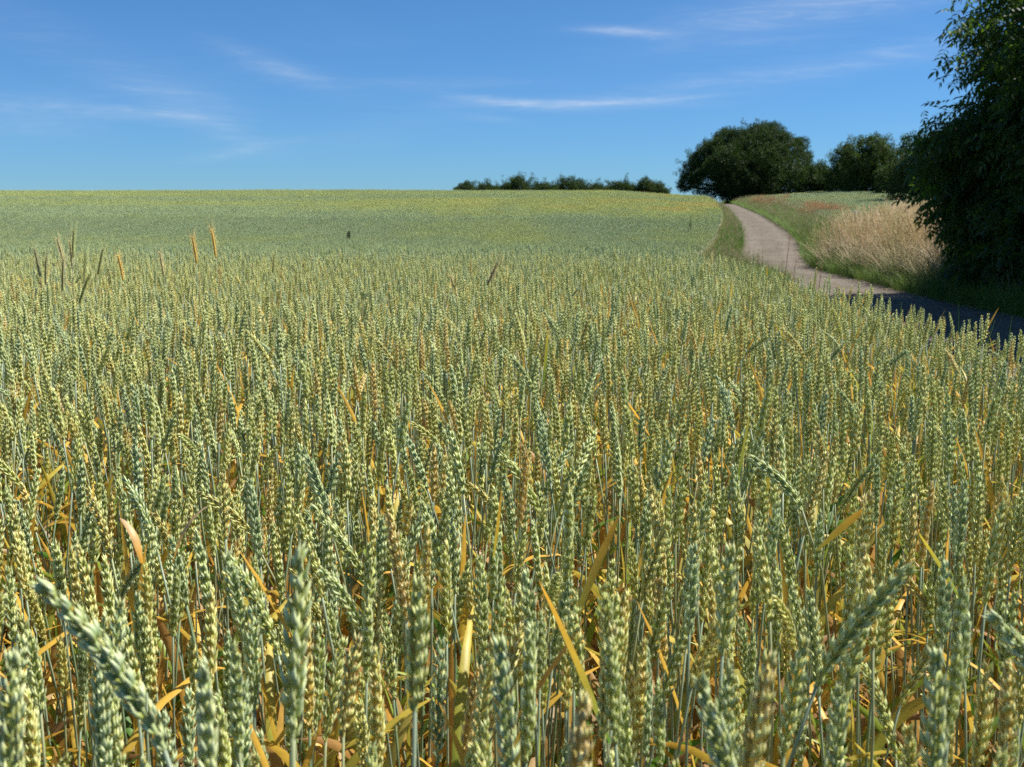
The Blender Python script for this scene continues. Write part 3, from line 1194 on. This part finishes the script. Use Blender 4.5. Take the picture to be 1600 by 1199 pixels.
def grass_object(name, label, cat, sets, protos):
    p, ro, sc, ix, ti = [], [], [], [], []
    for (x, y, kinds, s0, s1, t0, t1, fat) in sets:
        n = len(x)
        p.append(np.stack([x, y, H(x, y) - .01], -1))
        a = rw.normal(0, .08, (n, 3))
        if 5 in kinds and 6 in kinds:
            a[:, 1] -= .24                     # blown over to the left
        a[:, 2] = rw.uniform(0, 6.28, n) if not (5 in kinds and 6 in kinds) else rw.uniform(-.8, .8, n)
        ro.append(a)
        s = rw.uniform(s0, s1, n)
        sc.append(np.stack([s * fat, s * fat, s], -1))
        ix.append(np.array(kinds)[rw.integers(0, len(kinds), n)])
        ti.append(rw.uniform(t0, t1, n))
    o = scatter(name, protos, np.concatenate(p), np.concatenate(ro), np.concatenate(sc), np.concatenate(ix), np.concatenate(ti))
    return tag(o, label, cat, kind='stuff')


def left_verge(y0, y1, dens):
    n = int(dens * (y1 - y0) * 2.2)
    y = rw.uniform(y0, y1, n)
    a, b = wheat_x(y) - .8, path_x(y) - HALF - .05
    x = a + (b - a) * rw.uniform(0, 1, n)
    return x, y


protos = green_tufts + lush_tufts + dry_tufts + red_tufts       # 0-2, 3-4, 5-7, 8-9
lx, ly = left_verge(1.5, 24, 26)
keep = (lx < path_x(ly) - HALF - .1)
lx, ly = lx[keep], ly[keep]
fx, fy = left_verge(24, 60, 60)
gx, gy = left_verge(60, 150, 36)
sy = rw.uniform(30, 110, 900)
sx = wheat_x(sy) + rw.uniform(-.5, .45, 900)
ex, ey = strip(14, 55, -HALF - .35, -HALF + .12, 24, rw)
grass_object('verge_grass', 'green grass growing between the wheat and the left edge of the path', 'grass',
             [(lx, ly, [0, 1, 2], .22, .52, 0, .2, 1), (fx, fy, [0, 1, 2, 0, 1, 2, 3], .7, 1.15, 0, .22, 1.3), (gx, gy, [0, 1, 2, 0, 1, 2, 3], .7, 1.15, 0, .3, 1.6),
              (sx, sy, [0, 1, 2], 1.1, 1.5, 0, .1, 1.5),
             (ex, ey, [0, 1, 2], .15, .4, 0, .6, 1)], protos)
ax_, ay_ = strip(4, 60, HALF - .05, HALF + 3.6, 24, rw)
bx_, by_ = strip(60, 152, HALF - .05, HALF + 3.2, 26, rw)
mx_, my_ = strip(23, 43, HALF + .4, HALF + 4, 22, rw)
ex, ey = strip(12, 60, HALF - .15, HALF + .4, 24, rw)
dx_, dy_ = strip(20, 50, HALF + 3, HALF + 11, 8, rw)
cx_, cy_ = strip(50, 100, HALF + 1.0, HALF + 3.2, 3, rw)
grass_object('bank_grass', 'mixed green grass and weeds on the bank along the right edge of the path', 'grass',
             [(ax_, ay_, [0, 1, 2, 3], .55, 1.1, 0, .4, 1.1), (bx_, by_, [0, 1, 2, 3], .6, 1.0, 0, .4, 1.6), (mx_, my_, [0, 3, 4], .9, 1.35, .1, .8, 1.2),
              (ex, ey, [0, 1, 2], .2, .5, 0, .5, 1), (dx_, dy_, [0, 1, 3, 4], .6, 1.1, .2, .8, 1.3), (cx_, cy_, [3, 4], .7, 1.1, 0, .5, 1.3)], protos)
n = 4200
y = rw.uniform(23, 43.5, n)
u = HALF + .4 + rw.uniform(0, 1, n) ** .8 * 7.0
x = path_x(y) + u
hgt = .75 + .6 * sstep(HALF + .7, HALF + 2.6, u)
k = (rw.random(n) < sstep(22, 25, y) * (1 - sstep(41.5, 43.5, y))) & (rw.random(n) < .25 + .75 * sstep(HALF + .4, HALF + 1.6, u)) & (vnoise(x * 1.1, y * .8) > .22)
x, y = x[k], y[k]
grass_object('dry_grass', 'tall straw coloured dry grass with feathery heads on the bank right of the path', 'grass',
             [(x, y, [5, 6, 7], .75, 1.55, .0, .75, 1.15)], protos)
x, y = strip(68, 118, HALF + .7, HALF + 4.2, 3.0, rw)
k = vnoise(x * .6, y * .16 + 7) > .70
grass_object('red_dock', 'reddish brown seeding dock scattered on the right verge in the distance', 'dock', [(x[k], y[k], [8, 9], 1.0, 1.6, 0, .3, 1.5)], protos)


def pebble(r):
    mb = MB()
    V = np.array([(0, 0, 1.), (1, 0, 0), (0, 1, 0), (-1, 0, 0), (0, -1, 0), (0, 0, -.5)]) * r.uniform(.7, 1.2, (6, 3)) * np.array([.02, .016, .011])
    mb.add(V, [(0, 1, 2), (0, 2, 3), (0, 3, 4), (0, 4, 1), (5, 2, 1), (5, 3, 2), (5, 4, 3), (5, 1, 4)], (.32, .28, .24), 0)
    return mb.mesh('pebble', [M_GRASS], False)


n = 5200
y = rw.uniform(8, 75, n)
sd = rw.choice([-1, 1], n)
u = np.where(rw.random(n) < .7, sd * (HALF - .05 - np.abs(rw.normal(0, .22, n))), rw.uniform(-HALF, HALF, n))
x = path_x(y) + u
a = rw.uniform(0, 6.28, (n, 3)) * np.array([.1, .1, 1])
leafbit = []
for q in range(3):
    mb = MB()
    blade(mb, (0, 0, .004), 0, .09, .035, R(80), R(30), ((.30, .19, .09), (.22, .13, .06)), .5, 4, 0)
    leafbit.append(mb.mesh('dry_leaf', [M_GRASS]))
tag(scatter('path_gravel', [pebble(r0) for q in range(4)] + leafbit, np.stack([x, y, H(x, y) + .014], -1), a, rw.uniform(.5, 1.9, n), rw.integers(0, 7, n), np.zeros(n)),
    'loose stones and dry leaves strewn along the margins of the path', 'gravel', kind='stuff')


# ------------------------------------------------------------------ weeds and single grass stems
def single_plant(name, loc, me, label, cat, sc=(1, 1, 1), group=None):
    o = link(name, me)
    o.location = loc
    o.scale = sc
    return tag(o, label, cat, group)


def weed(r, h, n, cols, leafw):
    mb = MB()
    pts = np.stack([np.sin(np.linspace(0, 1, 8)) * .05 * h, np.zeros(8), np.linspace(0, h, 8)], -1)
    tube(mb, pts, np.linspace(.008, .003, 8) * h, 5, cols[0], 0)
    for i in range(n):
        z = h * (.2 + .8 * i / n)
        blade(mb, (.04 * h * z / h, 0, z), i * 2.4, h * .22 * (1.2 - i / n), leafw * h, R(35), R(50), (cols[0], cols[1]), 0, 5, 0)
    return mb.mesh('weed', [M_GRASS])


# tall thistle-like weed near the right end of the wheat, small dark weed far left of centre
y = 49.0
p = P(1076, 372, y)
single_plant('tall_weed', (p.x, y, float(H(p.x, y))), weed(r0, 1.45, 44, [(.05, .09, .025), (.07, .12, .03)], .03), 'tall dark green leafy weed above the wheat near the left verge of the path', 'weed')
y = 44.0
p = P(543, 357, y)
single_plant('dark_weed', (p.x, y, float(H(p.x, y))), weed(r0, 1.18, 40, [(.02, .03, .015), (.03, .045, .02)], .09), 'small dark weed standing alone in the far wheat left of centre', 'weed')
y = 2.1
p = P(1272, 640, y)
single_plant('leafy_weed', (p.x, y, 0), weed(r0, .80, 40, [(.09, .2, .03), (.14, .26, .05)], .05), 'bright green leafy weed between the wheat stalks at right', 'weed')


# reddish dock / grass stems beside the path
def dock_me(r, h, col):
    mb = MB()
    pts = np.stack([np.linspace(0, 1, 8) ** 2 * .06, np.zeros(8), np.linspace(0, h, 8)], -1)
    tube(mb, pts, np.linspace(.004, .0018, 8), 5, col, 0)
    for i in range(26):
        z = h * (.62 + .38 * i / 26)
        a = i * 2.4
        c = np.array([(z / h) ** 2 * .06, 0, z])
        t = c + np.array([math.cos(a), math.sin(a), .7]) * .018
        s = np.array([-math.sin(a), math.cos(a), 0]) * .008
        mb.add([c, (c + t) / 2 + s, t, (c + t) / 2 - s], [(0, 1, 2, 3)], col, 0)
    return mb.mesh('dock', [M_GRASS])


for px, row, d, lab in [(1226, 366, 12.5, 'tallest reddish seed stem rising in front of the path'), (1272, 384, 11, 'reddish seed stem in front of the right edge of the path'),
                        (1235, 405, 11.5, 'low reddish seed stem in front of the middle of the path'), (1277, 405, 12, 'low reddish seed stem close beside the one at the right edge of the path')]:
    top = P(px, row, d)
    g = float(H(top.x, d))
    single_plant('seed_stem', (top.x, d, g), dock_me(r0, top.z - g, (.26, .13, .08)), lab, 'seed stem', group='reddish stems between wheat and path')

# taller green grass stems along the near field edge
n = 150
y = rw.uniform(2.4, 12, n)
x = wheat_x(y) - rw.uniform(-.25, .25, n)
edge_kinds = [grass_tuft(r0, 5, .6, .95, .006, GREEN, .02, 0, curl=(5, 45)) for _ in range(3)]
p = np.stack([x, y, H(x, y)], -1)
a = rw.normal(0, .05, (n, 3))
a[:, 2] = rw.uniform(0, 6.28, n)
tag(scatter('edge_grass', edge_kinds, p, a, rw.uniform(.8, 1.02, n), rw.integers(0, 3, n), np.zeros(n)),
    'long green grass blades mixed into the wheat along the edge nearest the path', 'grass', kind='stuff')


# ------------------------------------------------------------------ fence posts in the dry grass
def post_mesh(r, h):
    mb = MB()
    n = 7
    pts = [(r.normal(0, .006), r.normal(0, .006), z) for z in np.linspace(-.15, h, n)]
    tube(mb, pts, np.linspace(.045, .038, n), 8, (.42, .40, .37), 0)
    tube(mb, [(0, 0, h - .002), (0.004, 0, h + .012)], [.034, .018], 8, (.5, .48, .44), 0)
    m, nt = bpy.data.materials.get('post_wood'), None
    if m is None:
        m, nt = material('post_wood')
        co = nt.mapping(nt.new('ShaderNodeTexCoord').outputs['Object'], (1, 1, .1))
        nz = nt.noise(co, 60, 5, .6)
        finish(nt, nt.mix(nz, (.20, .18, .16), (.46, .43, .40)), .85, .2, bump=nz, bump_d=.006)
    return mb.mesh('fence_post', [m])


for px, row, y, lab in [(1436, 332, 37, 'grey wooden fence post in the dry grass nearest the big dark tree'),
                        (1337, 330, 43, 'grey wooden fence post half hidden behind the middle of the dry grass')]:
    p = P(px, row, y)
    g = float(H(p.x, y))
    o = link('fence_post', post_mesh(r0, max(1.0, p.z - g)))
    o.location = (p.x, y, g)
    tag(o, lab, 'fence post', 'fence posts in the dry grass')


# ------------------------------------------------------------------ trees
def leaf_shape(mb, c, d, up, L, w, col):
    """one folded leaf of four faces"""
    d = d / (np.linalg.norm(d) + 1e-9)
    s = np.cross(d, up)
    s /= np.linalg.norm(s) + 1e-9
    n = np.cross(s, d)
    a = c + d * L * .35
    b = c + d * L * .72 - n * L * .05
    t = c + d * L - n * L * .14
    V = [c, a + s * w * .5 + n * w * .16, a, a - s * w * .5 + n * w * .16, b + s * w * .34 + n * w * .08, b, b - s * w * .34 + n * w * .08, t]
    mb.add(V, [(0, 1, 2), (0, 2, 3), (2, 1, 4, 5), (3, 2, 5, 6), (5, 4, 7), (6, 5, 7)], col, 0)


LEAFC = [(.018, .040, .010), (.027, .054, .012), (.021, .044, .014), (.036, .066, .014)]


def clump(r, n, rad, L, w):
    mb = MB()
    for i in range(n):
        d = r.normal(0, 1, 3)
        d /= np.linalg.norm(d)
        c = d * rad * r.random() ** .5
        dd = d + r.normal(0, .5, 3) + np.array([0, 0, -.25])
        leaf_shape(mb, c, dd, np.array([r.normal(0, .4), r.normal(0, .4), 1]), L * float(r.uniform(.7, 1.3)), w * float(r.uniform(.7, 1.2)), LEAFC[int(r.integers(4))])
    return mb


far_clumps = [clump(r0, 16, .34, .17, .10).mesh('leaf_clump', [M_LEAF_FAR]) for _ in range(4)]


def compound(r):
    """a walnut-like leaf: a drooping rib with seven leaflets"""
    mb = MB()
    n = 7
    L = .30
    q = np.linspace(0, 1, 8)
    x = L * q
    z = -L * .45 * q ** 2
    pts = np.stack([x, np.zeros(8), z], -1)
    tube(mb, pts, .0022, 3, (.10, .13, .04), 0)
    col = LEAFC[int(r.integers(4))]
    for i in range(3):
        u = .4 + .26 * i
        c = np.array([L * u, 0, -L * .45 * u ** 2])
        for sg in (-1, 1):
            leaf_shape(mb, c, np.array([.55, sg * 1.0, -.45 + r.normal(0, .15)]), np.array([r.normal(0, .2), 0, 1]), float(r.uniform(.10, .14)), .048, np.array(col) * float(r.uniform(.8, 1.25)))
    leaf_shape(mb, pts[-1], np.array([1, 0, -1.0]), np.array([0, 0, 1.0]), .15, .055, col)
    return mb


near_leaves = [compound(r0).mesh('leaf_spray', [M_LEAF]) for _ in range(5)]


def limbs(mb, r, base, lobes, r_trunk, twigs=5):
    """tapered trunk, a limb to each lobe and twigs inside it"""
    base = np.array(base, float)
    cen = np.mean([l[:3] for l in lobes], axis=0)
    fork = base + np.array([(cen[0] - base[0]) * .3, (cen[1] - base[1]) * .3, (cen[2] - base[2]) * .45])
    n = 6
    t = np.linspace(0, 1, n)[:, None]
    pts = base * (1 - t) + fork * t + r.normal(0, r_trunk * .25, (n, 3)) * (t * (1 - t) * 4)
    tube(mb, pts, np.linspace(r_trunk * 1.35, r_trunk * .8, n), 9, m=0)
    for l in lobes:
        e = np.array(l[:3])
        t = np.linspace(0, 1, 6)[:, None]
        bend = np.array([0, 0, -.12 * np.linalg.norm(e - fork)])
        pts = fork * (1 - t) + e * t + bend * (t * (1 - t) * 4) * .5 + r.normal(0, .06, (6, 3)) * t
        tube(mb, pts, np.linspace(r_trunk * .5, r_trunk * .12, 6), 6, m=0)
        for k in range(twigs):
            d = r.normal(0, 1, 3)
            d /= np.linalg.norm(d)
            p1 = e + d * np.array(l[3:6]) * .95
            t4 = np.linspace(0, 1, 4)[:, None]
            p = e * (1 - t4) + p1 * t4 + r.normal(0, .05, (4, 3)) * t4
            tube(mb, p, np.linspace(r_trunk * .12, r_trunk * .03, 4), 4, m=0)


def shell_points(r, lobes, dens, rough=.16, inner=.55):
    P_, N_ = [], []
    for l in lobes:
        c, rad = np.array(l[:3]), np.array(l[3:6])
        area = 4 * math.pi * ((rad[0] * rad[1] + rad[1] * rad[2] + rad[0] * rad[2]) / 3)
        n = int(area * dens)
        d = r.normal(0, 1, (n, 3))
        d /= np.linalg.norm(d, axis=1)[:, None]
        ang = np.arctan2(d[:, 1], d[:, 0])
        k = 1 + rough * (np.sin(ang * 5 + c[0]) * np.cos(d[:, 2] * 7 + c[1]) + .8 * np.sin(ang * 11 + d[:, 2] * 9))
        rr = inner + (1 - inner) * r.random(n) ** .5
        P_.append(c + d * rad * (rr * k)[:, None])
        N_.append(d)
    return np.concatenate(P_), np.concatenate(N_)


def lobes_for(r, c, rad, n, size=.42, flat_bottom=True):
    out = [(c[0], c[1], c[2], rad[0] * .74, rad[1] * .74, rad[2] * .78)]
    for i in range(n):
        u = i / n
        a = i * 2.399 + r.normal(0, .2)
        zz = 1 - 1.75 * u
        rr = math.sqrt(max(0, 1 - zz * zz))
        d = np.array([math.cos(a) * rr, math.sin(a) * rr, zz])
        p = np.array(c) + d * np.array(rad) * float(r.uniform(.60, .80))
        s = size * float(r.uniform(.6, 1.15))
        out.append((*p, rad[0] * s, rad[1] * s, rad[2] * s))
    return out


def far_tree(name, label, cat, base, lobes, dens, sc, r_trunk=.22, tint=(.1, .6), group=None, twig_tufts=0, rough=.16):
    r = np.random.default_rng(int(abs(base[0] * 13 + base[1] * 7)) + len(lobes))
    o = empty(name, base)
    tag(o, label, cat, group)
    lb = [(l[0] - base[0], l[1] - base[1], l[2] - base[2], *l[3:]) for l in lobes]
    tr = MB()
    limbs(tr, r, (0, 0, -.2), lb, r_trunk, 3)
    link('trunk', tr.mesh('trunk', [M_BARK]), o)
    p, d = shell_points(r, lb, dens, rough)
    if twig_tufts:
        # shoots that stick out of the outline
        for k in range(twig_tufts):
            l = lb[int(r.integers(len(lb)))]
            dd = r.normal(0, 1, 3)
            dd[2] = abs(dd[2]) + .3
            dd /= np.linalg.norm(dd)
            a = np.array(l[:3]) + dd * np.array(l[3:6])
            m = 7
            q = a + dd * np.linspace(0, r.uniform(.5, 1.3), m)[:, None] + r.normal(0, .08, (m, 3))
            p = np.concatenate([p, q])
            d = np.concatenate([d, np.tile(dd, (m, 1))])
    k = p[:, 2] > .05
    p = p[k]
    n = len(p)
    a = r.uniform(0, 6.28, (n, 3))
    s = r.uniform(.6, 1.25, n) * sc
    t = np.clip(r.uniform(tint[0], tint[1], n) * (.5 + vnoise(p[:, 0] * .9 + 5, p[:, 2] * .9 + p[:, 1])), 0, 1)
    scatter('crown', far_clumps, p, a, s, r.integers(0, 4, n), t, o)['kind'] = 'stuff'
    return o


def screen_tree(px0, px1, row_top, y, wide=1.0, base_drop=0):
    """centre, radii and base of a crown that spans these pixels at distance y"""
    a, b, t = P(px0, row_top, y), P(px1, row_top, y), P((px0 + px1) / 2, row_top, y)
    g = float(H(t.x, y))
    return g, t.x, (b.x - a.x) / 2, t.z - g


rt = np.random.default_rng(5)
# the big round tree at the end of the path
g, cx, rx, hh = screen_tree(1066, 1264, 192, 142)
lb = []
for px, row, rp, dy in [(1165, 264, 52, 0), (1188, 228, 34, -1), (1208, 212, 21, 0), (1196, 207, 17, 1.5), (1142, 224, 24, 0), (1132, 216, 16, 1), (1155, 213, 14, -1), (1114, 240, 24, -1),
                        (1096, 254, 20, 1), (1086, 268, 20, -1), (1076, 284, 15, 0), (1068, 292, 9, -1), (1236, 236, 20, 0), (1250, 226, 13, 1), (1226, 222, 15, -1.5), (1244, 258, 24, -1), (1252, 276, 20, 0),
                        (1226, 280, 34, -2), (1112, 280, 32, -2), (1168, 282, 44, -3), (1165, 234, 26, -2.5), (1140, 252, 26, -4), (1196, 254, 26, -4.5), (1122, 262, 20, -4), (1214, 240, 18, -3.5),
                        (1180, 206, 12, 0), (1120, 228, 12, -1.5), (1106, 236, 10, 0), (1262, 244, 8, 0), (1088, 244, 7, 0), (1150, 290, 30, -4), (1200, 288, 30, -4)]:
    p = P(px, row, 142 + dy)
    q = rp * 142 / F_PX
    lb.append((p.x, p.y, max(p.z, g + q * .6), q * 1.05, q * 1.05, q * .92))
far_tree('round_tree', 'large round dark green tree at the top end of the path', 'tree', (cx, 142, g), lb, 13.0, .8, .45, (0, .2), twig_tufts=20, rough=.12)
# shrubs and trees right of it
for px0, px1, top, y, lab, nl, tw, cat, tn in [
        (1240, 1326, 256, 136, 'low dark bushes filling the space right of the round tree', 12, 12, 'bush', (0, .5)),
        (1296, 1352, 222, 126, 'slender loose tree with a thin twig reaching up on its left side', 9, 26, 'tree', (.3, 1)),
        (1322, 1416, 212, 122, 'medium green tree with a lighter loose crown right of the bushes', 13, 50, 'tree', (.3, 1)),
        (1374, 1446, 252, 112, 'dark rounded bush in front of the medium green tree', 9, 10, 'bush', (0, .3)),
        (1402, 1530, 200, 92, 'dark tree half hidden behind the leafy tree at the right edge', 14, 16, 'tree', (0, .3)),
        (1560, 1700, 150, 80, 'tall tree behind the leafy tree outside the right edge', 14, 10, 'tree', (0, .3))]:
    g, cx, rx, hh = screen_tree(px0, px1, top, y)
    lb = lobes_for(rt, (cx, y, g + hh * .5), (rx, rx * .9, hh * .52), nl, .34)[1:]
    lb += [(cx, y, g + hh * .4, rx * .6, rx * .6, hh * .4)]
    lb += [(cx + rx * k * .8, y - .5, g + hh * .25, rx * .42, rx * .4, hh * .27) for k in (-1, 0, 1)]
    far_tree('bush' if cat == 'bush' else 'field_tree', lab, cat, (cx, y, g), lb, 9, 1.0 if cat == 'bush' else .9, .18, tn, twig_tufts=tw)
# the row on the horizon
row_specs = [(716, 748, 286, 'leftmost low bush of the row on the horizon'), (744, 778, 288, 'flat low bush joined to the leftmost one on the horizon'),
             (780, 800, 288, 'tiny bush left of the pointed tree on the horizon'), (796, 826, 277, 'pointed small tree, the tallest of the row on the horizon'),
             (832, 870, 286, 'broad low bush right of the pointed tree on the horizon'), (872, 900, 281, 'round bush in the middle of the horizon row'),
             (894, 918, 283, 'round bush pressed against the right side of the middle one on the horizon'), (918, 956, 288, 'low flat bush right of the middle pair on the horizon'),
             (952, 994, 284, 'broad dome shaped bush right of the low flat one on the horizon'), (996, 1024, 280, 'taller bush second from the right end of the horizon row'),
             (1018, 1042, 285, 'rightmost bush of the row on the horizon')]
for px0, px1, top, lab in row_specs:
    y = 172 + float(rt.uniform(-3, 3))
    g, cx, rx, hh = screen_tree(px0 - 5, px1 + 5, top - 1, y)
    lb = lobes_for(rt, (cx, y, g + hh * .58), (rx * 1.0, rx * .9, hh * .42), 7, .45)
    lb += [(cx + rx * k * .6, y, g + hh * .42, rx * .55, rx * .5, hh * .36) for k in (-1, 1)]
    far_tree('hedge_bush', lab, 'bush', (cx, y, g), lb, 9, .85, .1, (.1, .6), 'row of bushes on the horizon', twig_tufts=8)


# the leafy tree at the right edge, close to the path
def near_tree():
    r = np.random.default_rng(3)
    bx, by = 12.7, 21.5
    g = float(H(bx, by))
    o = empty('walnut_tree', (bx, by, g))
    tag(o, 'tall dark leafy tree hanging over the path at the right edge', 'tree')
    lobes = [(.5, 0, 4.6, 3.2, 3.7, 4.4), (.2, 0, 1.7, 3.7, 3.8, 2.3)]
    # lobes that draw the left outline: (edge pixel, row, distance, radii)
    for px, row, d, ra, rz in [(1512, 70, 17.5, .8, .45), (1518, 25, 17.2, .8, .5), (1528, 110, 17.3, .8, .4), (1560, -40, 17.5, 1.1, .7), (1545, 145, 16.8, .9, .35),
                               (1474, 172, 16.9, .7, .22), (1440, 208, 16.8, .7, .24), (1448, 238, 17.2, 1.0, .4), (1490, 200, 17.6, .9, .5), (1452, 270, 17.5, 1.2, .5),
                               (1452, 305, 17.0, 1.1, .5), (1464, 345, 17.6, 1.1, .5), (1472, 385, 17.2, 1.1, .5), (1486, 425, 17.8, 1.0, .5), (1500, 460, 18, 1.0, .4),
                               (1560, 90, 15.5, 1.0, .7), (1570, 200, 15.0, 1.1, .8), (1560, 320, 15.2, 1.1, .8), (1570, 420, 15.6, 1.0, .7), (1600, -20, 15.5, 1.2, .9)]:
        p = P(px + (10 if row < 180 else 2), row, d + 3.9)
        ra, rz = ra * 1.1, rz * 1.1
        lobes.append((p.x + ra - bx, p.y - by, max(.5, p.z - g), ra, ra, rz))
    for i in range(12):
        a, z = r.uniform(0, 6.28), r.uniform(1.5, 7.8)
        q = 4.2 * math.sqrt(max(.1, 1 - ((z - 4.0) / 4.6) ** 2)) * .75
        if math.cos(a) * q < -2.0:
            continue
        lobes.append((math.cos(a) * q, math.sin(a) * q, z, 1.4, 1.4, 1.0))
    tr = MB()
    limbs(tr, r, (0, 0, -.2), lobes, .28, 4)
    link('trunk', tr.mesh('trunk', [M_BARK]), o)
    p, d = shell_points(r, lobes, 44, .20, .45)
    k = (p[:, 2] > .25)
    p, d = p[k], d[k]
    # single shoots that hang out of the outline
    for q in range(46):
        px, row = r.uniform(1462, 1600), r.uniform(-60, 330)
        e = np.interp(row, [0, 60, 110, 150, 168, 205, 240, 300, 345], [1500, 1482, 1490, 1512, 1455, 1420, 1425, 1440, 1452])
        w = P(e + r.uniform(-4, 30), row, 20.6 + r.uniform(-.5, 1.5))
        c0 = np.array([w.x - bx, w.y - by, w.z - g])
        st = c0 + np.linspace(0, 1, 5)[:, None] * np.array([.9, .1, -.1]) + r.normal(0, .05, (5, 3))
        p = np.concatenate([p, st])
        d = np.concatenate([d, np.tile([-1.0, r.normal(0, .4), 0], (5, 1))])
    # keep them off the path where the crown is low
    wx = p[:, 0] + bx
    lim = path_x(p[:, 1] + by) + HALF + .2
    k = (wx > lim - 1.6 * sstep(.9, 2.4, p[:, 2])) | (p[:, 2] > 2.4)
    p, d = p[k], d[k]
    n = len(p)
    rot = np.stack([r.normal(0, .45, n), r.normal(.25, .4, n), np.arctan2(d[:, 1], d[:, 0]) + r.normal(0, .7, n)], -1)
    s = r.uniform(.75, 1.25, n)
    ix = r.integers(0, 5, n)
    t = np.clip(r.uniform(0, .7, n), 0, 1)
    # the sprays that show singly against the sky become parts
    wpos = p + np.array([bx, by, g])
    dep = wpos[:, 1]
    px = 800 + wpos[:, 0] / dep * F_PX
    row = 345 - (wpos[:, 2] - CAM_Z) / dep * F_PX
    edge = np.interp(row, [0, 60, 110, 150, 168, 205, 240, 300, 345, 400, 460], [1500, 1482, 1490, 1512, 1455, 1425, 1425, 1440, 1452, 1466, 1490])
    score = np.where((px < 1610) & (row > -20), np.abs(px - edge), 1e9)
    o1 = np.argsort(score)[:290]
    mask = np.ones(n, bool)
    mask[o1] = False
    for i in o1:
        q = link('leaf_spray', near_leaves[int(ix[i])], o)
        q.location = p[i]
        q.rotation_euler = rot[i]
        q.scale = (s[i],) * 3
        q['tint'] = float(t[i])
    f = scatter('foliage', near_leaves, p[mask], rot[mask], s[mask], ix[mask], t[mask], o)
    f['kind'] = 'stuff'


near_tree()

# shrubs under and behind it, which close the view and shade the path
for x, y, ra, h, lab in [(12.6, 26.0, 1.9, 2.6, 'dark shrub just beyond the leafy tree'), (11.2, 17.4, 2.5, 7.6, 'dark shrub in front of the leafy tree, just outside the frame'), (10.4, 14.4, 2.4, 7.4, 'dark shrub beside the path in front of the leafy tree'), (9.6, 11.9, 2.3, 7.0, 'dark tree beside the path outside the right edge'),
                         (16.5, 25.5, 2.6, 4.6, 'tall dark shrub behind the leafy tree'),
                         (15.5, 13.5, 3.0, 6.0, 'dark tree right of the leafy tree outside the frame')]:
    g = float(H(x, y))
    lb = lobes_for(rt, (x, y, g + h * .5), (ra, ra, h * .5), 11, .42)
    lb += [(x + ra * .5 * math.cos(a), y + ra * .5 * math.sin(a), g + h * .18, ra * .5, ra * .5, h * .18) for a in (0, 2, 4)]
    far_tree('shrub', lab, 'shrub', (x, y, g), lb, 26, .62, .12, (0, .3))
